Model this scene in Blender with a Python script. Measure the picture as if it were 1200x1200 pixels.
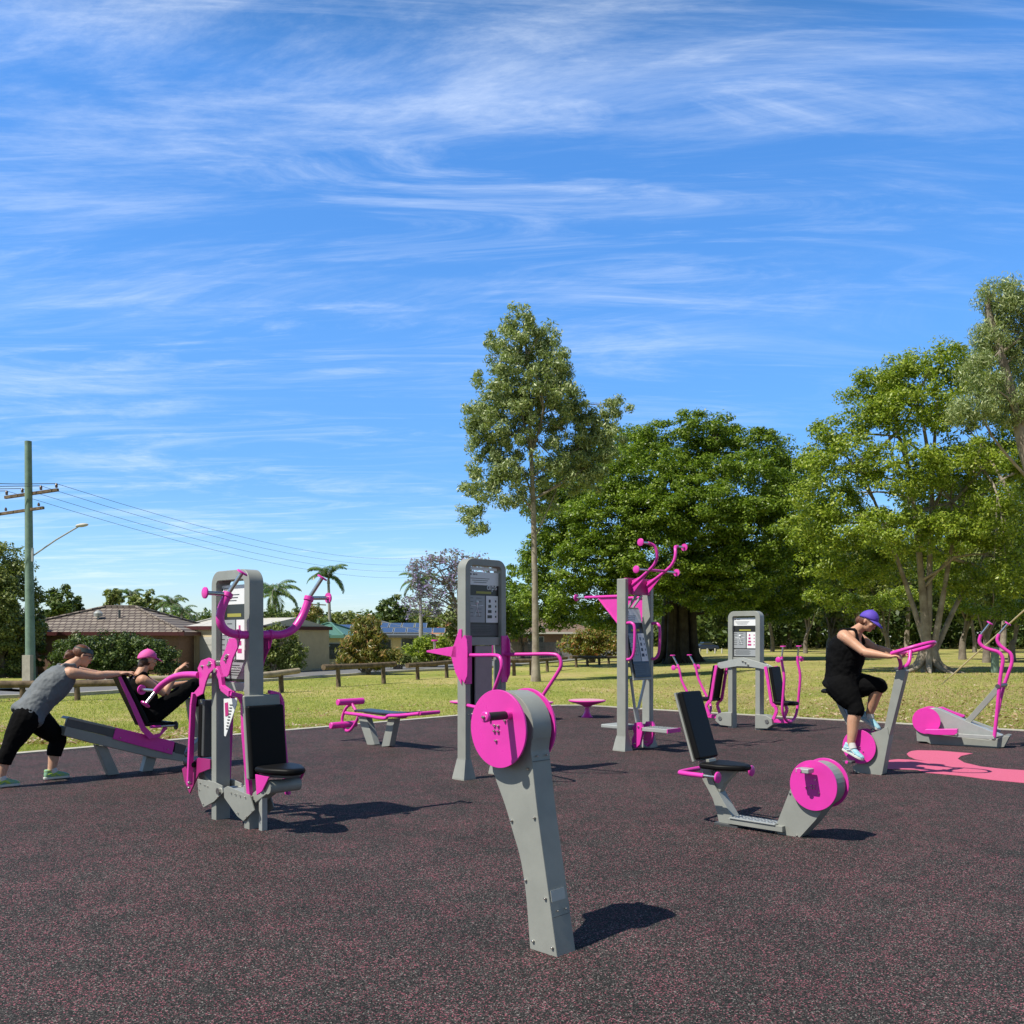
import bpy, math, random
import numpy as np
from mathutils import Vector as V, Matrix, noise as mnoise
R = math.radians
random.seed(7); rng = np.random.default_rng(11)
scene = bpy.context.scene
for o in list(bpy.data.objects): bpy.data.objects.remove(o)
# ---------------- camera ----------------
F, CH, HZ = 1100.0, 1.55, 745.0            # focal length in photo pixels, eye height, horizon row
cam = bpy.data.cameras.new('camera'); camo = bpy.data.objects.new('camera', cam)
scene.collection.objects.link(camo); scene.camera = camo
camo.location = (0, 0, CH); camo.rotation_euler = (R(90), 0, 0)
cam.sensor_width = 36; cam.lens = F/1200*36; cam.shift_y = (HZ-600)/1200
cam.clip_start = .05; cam.clip_end = 3000
# ---------------- light ----------------
SUNW = V((-.85, -.53, 0)).normalized(); SE = R(55)
SUND = V((SUNW.x*math.cos(SE), SUNW.y*math.cos(SE), math.sin(SE)))
sl = bpy.data.lights.new('sun', 'SUN'); so = bpy.data.objects.new('sun', sl); scene.collection.objects.link(so)
sl.energy = 5.0; sl.angle = R(.53); sl.color = (1, .95, .84)
so.rotation_euler = SUND.to_track_quat('Z', 'Y').to_euler(); so.location = (-20, -10, 30)
world = bpy.data.worlds.new('World'); scene.world = world; world.use_nodes = True
nt = world.node_tree; nt.nodes.clear()
def N(nt, typ, **kw):
    n = nt.nodes.new(typ)
    for k, v in kw.items():
        if hasattr(n, k): setattr(n, k, v)
        else: n.inputs[k].default_value = v
    return n
def LK(nt, a, b): nt.links.new(a, b)
def MATH(nt, op, a, b=None, clamp=False):
    n = nt.nodes.new('ShaderNodeMath'); n.operation = op; n.use_clamp = clamp
    for i, v in enumerate((a, b)):
        if v is None: continue
        if isinstance(v, (int, float)): n.inputs[i].default_value = v
        else: nt.links.new(v, n.inputs[i])
    return n.outputs[0]
def RAMP(nt, fac, stops, interp='LINEAR'):
    n = nt.nodes.new('ShaderNodeValToRGB'); e = n.color_ramp.elements; n.color_ramp.interpolation = interp
    while len(e) > 1: e.remove(e[-1])
    for i, (p, c) in enumerate(stops):
        el = e[0] if i == 0 else e.new(p)
        el.position = p; el.color = (*c, 1) if len(c) == 3 else c
    nt.links.new(fac, n.inputs[0]); return n.outputs[0]
def MIX(nt, fac, a, b, typ='MIX'):
    n = nt.nodes.new('ShaderNodeMix'); n.data_type = 'RGBA'; n.blend_type = typ
    for s, v in ((0, fac), (6, a), (7, b)):
        if isinstance(v, (int, float)): n.inputs[s].default_value = v
        elif isinstance(v, tuple): n.inputs[s].default_value = (*v, 1) if len(v) == 3 else v
        else: nt.links.new(v, n.inputs[s])
    return n.outputs[2]
sky = N(nt, 'ShaderNodeTexSky', sky_type='NISHITA'); sky.sun_disc = False
sky.sun_elevation = SE; sky.sun_rotation = math.atan2(SUNW.x, SUNW.y)
sky.air_density = 1.0; sky.dust_density = .35; sky.ozone_density = 2.2
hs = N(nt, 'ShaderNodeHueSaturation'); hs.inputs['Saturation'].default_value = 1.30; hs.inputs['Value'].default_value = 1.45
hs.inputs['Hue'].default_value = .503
LK(nt, sky.outputs[0], hs.inputs['Color'])
tc = N(nt, 'ShaderNodeTexCoord'); sp = N(nt, 'ShaderNodeSeparateXYZ'); LK(nt, tc.outputs['Generated'], sp.inputs[0])
grad = RAMP(nt, sp.outputs[2], [(0.0, (.62, .70, .92)), (.06, (.55, .70, .93)), (.15, (.56, .74, .97)), (.30, (.93, 1.04, 1.15)), (.50, (1.13, 1.20, 1.27)), (.62, (.80, .76, .68)), (.78, (.50, .44, .36)), (1, (.50, .44, .36))])  # sky tint by height; unseen top dimmed and warmed to weaken blue fill
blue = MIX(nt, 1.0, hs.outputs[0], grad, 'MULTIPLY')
back = RAMP(nt, MATH(nt, 'ADD', MATH(nt, 'MULTIPLY', sp.outputs[1], .5), .5), [(.38, (.62, .52, .40)), (.56, (1, 1, 1))])   # dims and warms the unseen sky behind the viewer, for darker, less blue shade
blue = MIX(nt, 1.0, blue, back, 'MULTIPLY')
zz = MATH(nt, 'ADD', MATH(nt, 'MAXIMUM', sp.outputs[2], 0.0), .10)
cb = N(nt, 'ShaderNodeCombineXYZ'); LK(nt, MATH(nt, 'DIVIDE', sp.outputs[0], zz), cb.inputs[0]); LK(nt, MATH(nt, 'DIVIDE', sp.outputs[1], zz), cb.inputs[1])
def cl(sx, sy, rot, sc, lo, hi, seed, dist=.6, rough=.62):
    m = N(nt, 'ShaderNodeMapping'); m.inputs['Scale'].default_value = (sx, sy, 1); m.inputs['Rotation'].default_value = (0, 0, R(rot)); m.inputs['Location'].default_value = (seed, seed*.7, seed)
    LK(nt, cb.outputs[0], m.inputs[0])
    n = N(nt, 'ShaderNodeTexNoise'); n.inputs['Scale'].default_value = sc; n.inputs['Detail'].default_value = 9; n.inputs['Roughness'].default_value = rough; n.inputs['Distortion'].default_value = dist
    LK(nt, m.outputs[0], n.inputs['Vector'])
    return RAMP(nt, n.outputs[0], [(lo, (0, 0, 0)), (hi, (1, 1, 1))], 'EASE')
c1 = cl(.55, 1.5, -16, 1.1, .45, .84, 3.1, .9, .70)
c2 = cl(.8, 4.0, 18, 1.6, .46, .82, 9.4, 1.1, .66)
big = cl(.6, .9, 20, .62, .34, .62, 25.3, .4, .5)
cm = MATH(nt, 'ADD', MATH(nt, 'MULTIPLY', MATH(nt, 'MULTIPLY', c1, big), .62), MATH(nt, 'MULTIPLY', MATH(nt, 'MULTIPLY', c2, .30), MATH(nt, 'ADD', big, .25)), True)
# thin haze towards the horizon
hz = RAMP(nt, sp.outputs[2], [(0.0, (.18,)*3), (.07, (.06,)*3), (.18, (0.0,)*3)])
hi = RAMP(nt, sp.outputs[2], [(.60, (1,)*3), (.75, (.2,)*3)])
cm2 = MATH(nt, 'MULTIPLY', MATH(nt, 'MAXIMUM', cm, hz), hi, True)
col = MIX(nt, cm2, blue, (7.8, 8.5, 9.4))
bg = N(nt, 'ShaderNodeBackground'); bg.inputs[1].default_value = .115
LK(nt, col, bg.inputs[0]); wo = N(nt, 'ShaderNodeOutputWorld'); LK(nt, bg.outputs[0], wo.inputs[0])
scene.view_settings.view_transform = 'Standard'; scene.view_settings.look = 'None'
scene.view_settings.exposure = 0.25; scene.view_settings.gamma = 1
# ---------------- helpers ----------------
E1 = V((.70, .714, 0)).normalized(); E2 = V((.714, -.70, 0)).normalized(); Z = V((0, 0, 1))
def sstep(t): t = max(0, min(1, t)); return t*t*(3-2*t)
def gz(x, y): return -.5*sstep((y-13-.3*x)/14)*sstep((17-x)/12)
def G(px, py, z=None):
    """ground point seen at a photo pixel"""
    D = 30
    for _ in range(40):
        zz_ = gz((px-600)/F*D, D) if z is None else z
        D = .5*D+.5*F*(CH-zz_)/max(py-HZ, 1)
    return V(((px-600)/F*D, D, zz_))
def W(px, py, D): return V(((px-600)/F*D, D, CH-(py-HZ)*D/F))
def PL(A, d, px, py):
    """point seen at px,py on the upright plane through A along d"""
    k = (px-600)/F; t = (A.y*k-A.x)/(d.x-d.y*k); Y = A.y+t*d.y
    return V((A.x+t*d.x, Y, CH-(py-HZ)*Y/F))
def sm(pts, k=6):
    P = [V(p) for p in pts]; out = []
    P = [2*P[0]-P[1]]+P+[2*P[-1]-P[-2]]
    for i in range(1, len(P)-2):
        a, b, c, d = P[i-1:i+3]
        for j in range(k):
            t = j/k
            out.append(.5*((2*b)+(c-a)*t+(2*a-5*b+4*c-d)*t*t+(3*b-a-3*c+d)*t**3))
    out.append(P[-2]); return out
class MB:
    def __init__(s): s.v = []; s.f = []
    def add(s, v, f):
        n = len(s.v); s.v += [tuple(p) for p in v]; s.f += [[i+n for i in q] for q in f]; return s
    def tube(s, pts, r, n=12, cap=True):
        P = [V(p) for p in pts]; rs = r if isinstance(r, (list, tuple)) else [r]*len(P)
        if len(rs) != len(P): rs = list(np.interp(np.linspace(0, 1, len(P)), np.linspace(0, 1, len(rs)), rs))
        rs = [float(q) for q in rs]; t0 = (P[1]-P[0]).normalized(); a = t0.orthogonal().normalized(); vs = []; fs = []
        for i, p in enumerate(P):
            t = ((P[min(i+1, len(P)-1)]-P[i]).normalized()+(P[i]-P[max(i-1, 0)]).normalized())
            t = t.normalized() if t.length > 1e-6 else t0
            a = (a-t*a.dot(t)).normalized(); b = t.cross(a)
            for j in range(n):
                w = 2*math.pi*j/n; vs.append(p+rs[i]*(math.cos(w)*a+math.sin(w)*b))
        for i in range(len(P)-1):
            for j in range(n):
                k = (j+1) % n; fs.append([i*n+j, i*n+k, (i+1)*n+k, (i+1)*n+j])
        if cap: fs += [list(range(n))[::-1], [(len(P)-1)*n+j for j in range(n)]]
        return s.add(vs, fs)
    def loft(s, secs, n=18):
        """secs: (centre, lateral axis, depth axis, rx, ry)"""
        vs = []; fs = []
        for c, a, b, rx, ry in secs:
            for j in range(n):
                w = 2*math.pi*j/n; vs.append(V(c)+V(a)*rx*math.cos(w)+V(b)*ry*math.sin(w))
        for i in range(len(secs)-1):
            for j in range(n):
                k = (j+1) % n; fs.append([i*n+j, i*n+k, (i+1)*n+k, (i+1)*n+j])
        fs += [list(range(n))[::-1], [(len(secs)-1)*n+j for j in range(n)]]
        return s.add(vs, fs)
    def box(s, c, sx, sy, sz, ax=(V((1, 0, 0)), V((0, 1, 0)), Z)):
        c = V(c); vs = [c+ax[0]*sx/2*i+ax[1]*sy/2*j+ax[2]*sz/2*k for i in (-1, 1) for j in (-1, 1) for k in (-1, 1)]
        return s.add(vs, [[0, 1, 3, 2], [4, 6, 7, 5], [0, 4, 5, 1], [2, 3, 7, 6], [0, 2, 6, 4], [1, 5, 7, 3]])
    def beam(s, p, q, w, h, side):
        p = V(p); q = V(q); t = (q-p); L = t.length; t.normalize(); side = (V(side)-t*V(side).dot(t)).normalized(); up = t.cross(side)
        return s.box((p+q)/2, L, w, h, (t, side, up))
    def prism(s, pts, vec):
        n = len(pts); vec = V(vec); p = [V(q) for q in pts]
        return s.add(p+[q+vec for q in p], [list(range(n))[::-1], [n+i for i in range(n)]]+[[i, (i+1) % n, n+(i+1) % n, n+i] for i in range(n)])
    def disc(s, c, nrm, r, h, n=40):
        nrm = V(nrm).normalized(); return s.tube([V(c)-nrm*h/2, V(c)+nrm*h/2], r, n)
    def ell(s, c, rx, ry, rz, ax=(V((1, 0, 0)), V((0, 1, 0)), Z), n=14, m=9):
        c = V(c); vs = [c-ax[2]*rz]
        for i in range(1, m):
            t = math.pi*i/m
            for j in range(n):
                w = 2*math.pi*j/n; vs.append(c+ax[0]*rx*math.sin(t)*math.cos(w)+ax[1]*ry*math.sin(t)*math.sin(w)-ax[2]*rz*math.cos(t))
        vs.append(c+ax[2]*rz); fs = [[0, 1+(j+1) % n, 1+j] for j in range(n)]
        for i in range(m-2):
            for j in range(n): a = 1+i*n; fs.append([a+j, a+(j+1) % n, a+n+(j+1) % n, a+n+j])
        a = 1+(m-2)*n; fs += [[a+j, a+(j+1) % n, len(vs)-1] for j in range(n)]
        return s.add(vs, fs)
    def lathe(s, c, prof, n=32):
        c = V(c); vs = []; fs = []
        for r, z in prof:
            for j in range(n): w = 2*math.pi*j/n; vs.append(c+V((r*math.cos(w), r*math.sin(w), z)))
        for i in range(len(prof)-1):
            for j in range(n): k = (j+1) % n; fs.append([i*n+j, i*n+k, (i+1)*n+k, (i+1)*n+j])
        fs += [list(range(n))[::-1], [(len(prof)-1)*n+j for j in range(n)]]
        return s.add(vs, fs)
    def build(s, name, m, parent=None, bevel=0, smooth=35, remesh=0, rs=0, sub=0, disp=None):
        org = parent.location if parent is not None else V((0, 0, 0))
        pp = parent
        while pp is not None and pp.parent is not None: pp = pp.parent; org = org+pp.location
        me = bpy.data.meshes.new(name); me.from_pydata([tuple(V(p)-org) for p in s.v], [], s.f)
        ms = m if isinstance(m, (list, tuple)) else [m]
        for q in ms: me.materials.append(q)
        me.polygons.foreach_set('use_smooth', [smooth > 0]*len(me.polygons))
        if smooth and not remesh: me.set_sharp_from_angle(angle=R(smooth))
        o = bpy.data.objects.new(name, me); scene.collection.objects.link(o)
        if parent is not None: o.parent = parent
        if bevel:
            b = o.modifiers.new('bevel', 'BEVEL'); b.width = bevel; b.segments = 2; b.limit_method = 'ANGLE'; b.angle_limit = R(40); b.harden_normals = True
        if remesh:
            b = o.modifiers.new('remesh', 'REMESH'); b.mode = 'VOXEL'; b.voxel_size = remesh; b.use_smooth_shade = True
            b = o.modifiers.new('smooth', 'CORRECTIVE_SMOOTH' if 0 else 'SMOOTH'); b.factor = .5; b.iterations = rs or 4
        if disp:
            tx = bpy.data.textures.get('folds%g' % disp[1]) or bpy.data.textures.new('folds%g' % disp[1], 'CLOUDS'); tx.noise_scale = disp[1]; tx.noise_depth = 2
            b = o.modifiers.new('folds', 'DISPLACE'); b.texture = tx; b.strength = disp[0]; b.mid_level = .5; b.texture_coords = 'LOCAL'
        if sub:
            b = o.modifiers.new('sub', 'SUBSURF'); b.levels = b.render_levels = sub
        return o
def tag(o, label, cat=None, group=None, kind=None):
    if label: o['label'] = label
    if cat: o['category'] = cat
    if group: o['group'] = group
    if kind: o['kind'] = kind
    return o
def thing(name, label, cat, loc, group=None):
    o = bpy.data.objects.new(name, None); scene.collection.objects.link(o); o.location = V(loc); o.empty_display_size = .2
    return tag(o, label, cat, group)
def kids(o): return [c for c in bpy.data.objects if c.parent == o]
def dup(o, loc=None, rotz=0, scale=1, parent=None, label=None):
    c = o.copy(); scene.collection.objects.link(c); c.parent = parent
    if loc is not None: c.location = V(loc); c.rotation_euler.z = rotz; c.scale = (scale,)*3
    if label: c['label'] = label
    for k in kids(o): dup(k, parent=c)
    return c
# ---------------- materials ----------------
def mat(name, c, rough=.5, metal=0, var=0, vs=8, bump=0, bs=200, spec=.5, c2=None, sheen=0, coat=0):
    m = bpy.data.materials.new(name); m.use_nodes = True; t = m.node_tree; b = t.nodes['Principled BSDF']
    b.inputs['Roughness'].default_value = rough; b.inputs['Metallic'].default_value = metal; b.inputs['Specular IOR Level'].default_value = spec
    b.inputs['Base Color'].default_value = (*c, 1)
    if coat: b.inputs['Coat Weight'].default_value = coat; b.inputs['Coat Roughness'].default_value = .15
    if sheen: b.inputs['Sheen Weight'].default_value = sheen
    tc = N(t, 'ShaderNodeTexCoord')
    if var or c2:
        n = N(t, 'ShaderNodeTexNoise'); n.inputs['Scale'].default_value = vs; n.inputs['Detail'].default_value = 6; n.inputs['Roughness'].default_value = .65
        LK(t, tc.outputs['Object'], n.inputs['Vector'])
        cc = c2 or tuple(x*(1-var) for x in c)
        f = RAMP(t, n.outputs[0], [(.35, (0, 0, 0)), (.68, (1, 1, 1))])
        LK(t, MIX(t, f, (*c, 1), (*cc, 1)), b.inputs['Base Color'])
        rr = RAMP(t, n.outputs[0], [(.3, (max(rough-.07, 0),)*3), (.7, (min(rough+.1, 1),)*3)]); LK(t, rr, b.inputs['Roughness'])
    if bump:
        n = N(t, 'ShaderNodeTexNoise'); n.inputs['Scale'].default_value = bs; n.inputs['Detail'].default_value = 3
        LK(t, tc.outputs['Object'], n.inputs['Vector'])
        q = N(t, 'ShaderNodeBump'); q.inputs['Strength'].default_value = bump; q.inputs['Distance'].default_value = .002
        LK(t, n.outputs[0], q.inputs['Height']); LK(t, q.outputs[0], b.inputs['Normal'])
    return m
PINK = mat('pink_powdercoat', (.74, .045, .41), .32, var=.12, vs=4, bump=.15, bs=300)
GREY = mat('grey_powdercoat', (.30, .31, .285), .42, var=.17, vs=3.5, bump=.2, bs=260)
LGREY = mat('pale_grey_metal', (.42, .44, .43), .36, .2, var=.12)
DGREY = mat('dark_grey_metal', (.10, .105, .11), .45, .3, var=.2)
STEEL = mat('steel', (.62, .61, .58), .27, 1, var=.2, vs=20)
BLACK = mat('black_vinyl', (.008, .008, .0085), .45, bump=.25, bs=400, spec=.12)
RUBG = mat('black_grip', (.02, .02, .021), .6, bump=.4, bs=500)
WHITE = mat('white_print', (.78, .79, .80), .4)
SIGNB = mat('sign_black', (.02, .021, .023), .3)
SIGNG = mat('sign_grey', (.32, .34, .36), .35)
SIGNR = mat('sign_magenta_ink', (.5, .02, .2), .4)
YEL = mat('sign_olive_ink', (.35, .33, .05), .4)
KERB = mat('concrete', (.46, .43, .36), .85, var=.25, vs=6, bump=.4, bs=90)
WOOD = mat('weathered_log', (.19, .135, .085), .85, c2=(.06, .042, .028), vs=5, bump=.5, bs=40)
WOODL = mat('cut_timber', (.40, .33, .24), .85, c2=(.22, .18, .13), vs=3)
# ---------------- ground ----------------
def setting(o, label=None): o['kind'] = 'structure'; return o
def grid_mesh(name, xs, ys, off, m, inside=None):
    vs = [(x, y, gz(x, y)+off) for y in ys for x in xs]; nx = len(xs)
    fs = [(j*nx+i, j*nx+i+1, (j+1)*nx+i+1, (j+1)*nx+i) for j in range(len(ys)-1) for i in range(nx-1)]
    me = bpy.data.meshes.new(name); me.from_pydata(vs, [], fs); me.materials.append(m)
    me.polygons.foreach_set('use_smooth', [True]*len(fs))
    o = bpy.data.objects.new(name, me); scene.collection.objects.link(o); return o
def mgrass():
    m = bpy.data.materials.new('lawn'); m.use_nodes = True; t = m.node_tree; b = t.nodes['Principled BSDF']
    b.inputs['Roughness'].default_value = .9; b.inputs['Specular IOR Level'].default_value = .15
    tc = N(t, 'ShaderNodeTexCoord')
    def nz(s, d=6, r=.6):
        n = N(t, 'ShaderNodeTexNoise'); n.inputs['Scale'].default_value = s; n.inputs['Detail'].default_value = d; n.inputs['Roughness'].default_value = r
        LK(t, tc.outputs['Object'], n.inputs['Vector']); return n.outputs[0]
    a = RAMP(t, nz(.16, 5), [(.36, (.22, .265, .05)), (.50, (.33, .335, .085)), (.66, (.46, .38, .16))])
    c = RAMP(t, nz(7, 8, .75), [(.3, (.5,)*3), (.52, (1, 1, 1)), (.72, (1.55, 1.45, 1.3))])
    d = MIX(t, 1.0, a, c, 'MULTIPLY')
    e = RAMP(t, nz(.55, 6, .7), [(.60, (0, 0, 0)), (.72, (1, 1, 1))])
    sx = N(t, 'ShaderNodeSeparateXYZ'); LK(t, tc.outputs['Object'], sx.inputs[0])
    zone = MATH(t, 'MULTIPLY', RAMP(t, MATH(t, 'MULTIPLY', sx.outputs[0], .05), [(.1, (0, 0, 0)), (.35, (1, 1, 1))]), RAMP(t, MATH(t, 'MULTIPLY', sx.outputs[1], .02), [(.3, (1, 1, 1)), (.9, (.35,)*3)]))
    e2 = MATH(t, 'MULTIPLY', zone, RAMP(t, nz(.28, 7, .75), [(.38, (0, 0, 0)), (.54, (1, 1, 1))]))
    g = MIX(t, MATH(t, 'MULTIPLY', MATH(t, 'MAXIMUM', e, e2), .82), d, (.36, .25, .15))
    LK(t, g, b.inputs['Base Color'])
    q = N(t, 'ShaderNodeBump'); q.inputs['Strength'].default_value = .8; q.inputs['Distance'].default_value = .05
    LK(t, nz(30, 5, .8), q.inputs['Height']); LK(t, q.outputs[0], b.inputs['Normal'])
    return m
LAWN = mgrass()
xs = [-900, -500, -300, -200, -140]+list(np.arange(-100, 101, 2.0))+[140, 200, 300, 500, 900]
ys = [-60, -20, -8]+list(np.arange(0, 150, 2.0))+[180, 220, 300, 450, 700, 1200]
setting(grid_mesh('ground', xs, ys, -.03, LAWN))
def mrubber():
    m = bpy.data.materials.new('rubber_softfall'); m.use_nodes = True; t = m.node_tree; b = t.nodes['Principled BSDF']
    b.inputs['Specular IOR Level'].default_value = .12
    tc = N(t, 'ShaderNodeTexCoord')
    v = N(t, 'ShaderNodeTexVoronoi'); v.inputs['Scale'].default_value = 185; LK(t, tc.outputs['Object'], v.inputs['Vector'])
    sp = N(t, 'ShaderNodeSeparateColor'); LK(t, v.outputs['Color'], sp.inputs[0])
    big = N(t, 'ShaderNodeTexNoise'); big.inputs['Scale'].default_value = 3.5; big.inputs['Detail'].default_value = 5; LK(t, tc.outputs['Object'], big.inputs['Vector'])
    r = MATH(t, 'ADD', sp.outputs[0], MATH(t, 'MULTIPLY', MATH(t, 'SUBTRACT', big.outputs[0], .5), .38))
    base = RAMP(t, sp.outputs[1], [(0, (.009, .010, .009)), (.5, (.027, .0265, .0255)), (.85, (.066, .058, .055)), (.95, (.13, .115, .11)), (1, (.30, .27, .25))])
    pk = RAMP(t, r, [(.885, (0, 0, 0)), (.905, (1, 1, 1))])
    pc = RAMP(t, sp.outputs[2], [(0, (.12, .042, .055)), (1, (.38, .125, .16))])
    c = MIX(t, pk, base, pc)
    st = N(t, 'ShaderNodeTexNoise'); st.inputs['Scale'].default_value = .6; st.inputs['Detail'].default_value = 7; st.inputs['Roughness'].default_value = .7; LK(t, tc.outputs['Object'], st.inputs['Vector'])
    c = MIX(t, 1.0, c, RAMP(t, st.outputs[0], [(.35, (.80, .82, .82)), (.65, (1.12, 1.10, 1.09))]), 'MULTIPLY')
    LK(t, c, b.inputs['Base Color']); b.inputs['Roughness'].default_value = .78
    q = N(t, 'ShaderNodeBump'); q.inputs['Strength'].default_value = .7; q.inputs['Distance'].default_value = .004
    LK(t, v.outputs['Distance'], q.inputs['Height']); LK(t, q.outputs[0], b.inputs['Normal'])
    return m
RUB = mrubber()
PG = []
C0 = G(668, 826, 0)
dl = (G(20, 884, 0)-G(540, 839, 0)).normalized(); dr = (G(1200, 857, 0)-G(760, 832, 0)).normalized()
Lp = G(540, 839, 0)+dl*30; Rp = G(760, 832, 0)+dr*22
corner = [G(*p, 0) for p in ((540, 839), (600, 832.6), (632, 829), (655, 827), (680, 827), (710, 828.5), (760, 831.8))]
outer = [Lp]+corner+[Rp]
pad = outer+[V((22, -8, 0)), V((-24, -8, 0))]
b = MB(); b.prism([p+V((0, 0, -.06)) for p in pad], (0, 0, .06)); setting(b.build('rubber_ground', RUB, smooth=0))
def offset_line(P, w):
    out = []
    for i, p in enumerate(P):
        t = (P[min(i+1, len(P)-1)]-P[max(i-1, 0)]).normalized(); out.append(p+V((-t.y, t.x, 0))*w)
    return out
o2 = offset_line(outer, .16)
b = MB(); n = len(outer)
b.add([p+V((0, 0, -.05)) for p in outer]+[p+V((0, 0, -.05)) for p in o2]+[p+V((0, 0, .012)) for p in outer]+[p+V((0, 0, .012)) for p in o2],
      [[2*n+i, 2*n+i+1, 3*n+i+1, 3*n+i] for i in range(n-1)]+[[i, i+1, 2*n+i+1, 2*n+i] for i in range(n-1)]+[[n+i+1, n+i, 3*n+i, 3*n+i+1] for i in range(n-1)])
setting(b.build('kerb', KERB, smooth=0))
# pink swirl laid in the rubber
def mswirl():
    m = mat('pink_softfall', (.60, .12, .215), .8, c2=(.50, .09, .165), vs=90, bump=.5, bs=150); return m
pts = [(650, 215), (660, 207), (672, 202), (700, 198), (800, 200), (960, 213), (905, 225), (890, 238), (920, 256), (1000, 275), (1100, 286), (1200, 292), (1280, 296), (1300, 362), (1200, 351),
       (1050, 337), (900, 317), (740, 303), (700, 290), (620, 287), (540, 285), (533, 270), (545, 252), (570, 244), (610, 240), (660, 242), (750, 250), (690, 240), (660, 227)]
P3 = [G(900+x/4, 830+y/4, 0)+V((0, 0, .001)) for x, y in pts]
b = MB(); b.prism(P3, (0, 0, .004)); setting(b.build('pink_ground_marking', mswirl(), smooth=0))
# road
ASPH = mat('asphalt', (.17, .17, .175), .85, c2=(.13, .13, .135), vs=2, bump=.3, bs=60)
CONC = mat('driveway_concrete', (.40, .38, .33), .85, var=.2, vs=2)
near = [(-26, 24), (-16.9, 30.9), (-14.4, 33.6), (-11.2, 42.5), (-5.9, 53.7), (-2.1, 59), (5.5, 78), (12, 100), (18, 130)]
def road(name, P, w0, w1, z, m):
    P = sm([V((x, y, 0)) for x, y in P], 4); A = offset_line(P, w0); B = offset_line(P, w1); n = len(P)
    b = MB(); b.add([V((p.x, p.y, gz(p.x, p.y)+z)) for p in A+B], [[i, i+1, n+i+1, n+i] for i in range(n-1)]); return setting(b.build(name, m, smooth=0))
road('road', near, 0, 6.2, -.012, ASPH); 
P = sm([V((x, y, 0)) for x, y in near], 4)
for w, nm in ((-.02, 'kerb'), (6.2, 'kerb')):
    A = offset_line(P, w); B = offset_line(P, w+.25); n = len(P); b = MB()
    top = [V((p.x, p.y, gz(p.x, p.y)+.09)) for p in A+B]; bot = [V((p.x, p.y, gz(p.x, p.y)-.1)) for p in A+B]
    b.add(top+bot, [[i, i+1, n+i+1, n+i] for i in range(n-1)]+[[i, i+1, 2*n+i+1, 2*n+i] for i in range(n-1)]+[[n+i, n+i+1, 3*n+i+1, 3*n+i] for i in range(n-1)])
    setting(b.build('kerb', KERB, smooth=0))
road('footpath', near, 7.6, 8.9, -.01, CONC)
# grass blades, leaf litter
def leafmat(name, c1, c2, trans=.35, rough=.55, c3=None):
    m = bpy.data.materials.new(name); m.use_nodes = True; t = m.node_tree; t.nodes.clear()
    ge = N(t, 'ShaderNodeNewGeometry'); cc = RAMP(t, ge.outputs['Random Per Island'], [(0, c1), (.7, c2), (1, c3 or c2)])
    p = N(t, 'ShaderNodeBsdfPrincipled'); p.inputs['Roughness'].default_value = rough; p.inputs['Specular IOR Level'].default_value = .4; LK(t, cc, p.inputs['Base Color'])
    tr = N(t, 'ShaderNodeBsdfTranslucent'); g2 = MIX(t, 1.0, cc, (1.3, 1.5, .5), 'MULTIPLY'); LK(t, g2, tr.inputs[0])
    mx = N(t, 'ShaderNodeMixShader'); mx.inputs[0].default_value = trans; LK(t, p.outputs[0], mx.inputs[1]); LK(t, tr.outputs[0], mx.inputs[2])
    o = N(t, 'ShaderNodeOutputMaterial'); LK(t, mx.outputs[0], o.inputs[0]); return m
def quads(name, C, A, B, m, parent=None, tri=False, org=(0, 0, 0)):
    """leaf-shaped quads: centre C, long half axis A, short half axis B (numpy n x 3)"""
    n = len(C); org = np.array(org)
    if tri: v = np.stack([C-B, C+B, C+A*2], 1); k = 3
    else: v = np.stack([C-A, C+B, C+A, C-B], 1); k = 4
    v = v.reshape(-1, 3)-org
    me = bpy.data.meshes.new(name); me.vertices.add(n*k); me.vertices.foreach_set('co', v.astype(np.float32).ravel())
    me.loops.add(n*k); me.loops.foreach_set('vertex_index', np.arange(n*k, dtype=np.int32))
    me.polygons.add(n); me.polygons.foreach_set('loop_start', np.arange(0, n*k, k, dtype=np.int32))
    me.update(); me.validate(); me.materials.append(m)
    o = bpy.data.objects.new(name, me); scene.collection.objects.link(o)
    if parent is not None: o.parent = parent
    return o
padxy = [(p.x, p.y) for p in outer]
a0, a1 = G(540, 839, 0), G(760, 832, 0)
def onrub(x, y):
    nl = V((-dl.y, dl.x)); nr = V((dr.y, -dr.x))
    s1 = (x-a0.x)*nl.x+(y-a0.y)*nl.y; s2 = (x-a1.x)*nr.x+(y-a1.y)*nr.y
    if nl.dot(V((0-a0.x, 0-a0.y))) < 0: s1 = -s1
    if nr.dot(V((0-a1.x, 0-a1.y))) < 0: s2 = -s2
    return (s1 > -.17) & (s2 > -.17)
def onroad(x, y):
    A = np.array([(p.x, p.y) for p in P]); d = np.full(len(x), False)
    xe = np.interp(y, A[:, 1], A[:, 0]); return (x < xe+.3) & (x > xe-14)
def scatter(n, ymin, ymax, pw=2.0):
    u = rng.random(n); y = 1/((1-u)/ymin**(pw-1)+u/ymax**(pw-1))**(1/(pw-1)) if pw != 1 else ymin+(ymax-ymin)*u
    x = (rng.random(n)*1.24-.62)*y; k = ~onrub(x, y) & ~onroad(x, y); x = x[k]; y = y[k]
    z = np.array([gz(a, b) for a, b in zip(x, y)])-.03; return np.stack([x, y, z], 1)
C = scatter(420000, 8.5, 45, 2.2); n = len(C); s = .5+.7*rng.random(n)
clump = np.array([mnoise.noise(V((c[0]*1.3, c[1]*1.3, 0))) for c in C]); s *= 1+.6*clump
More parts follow.
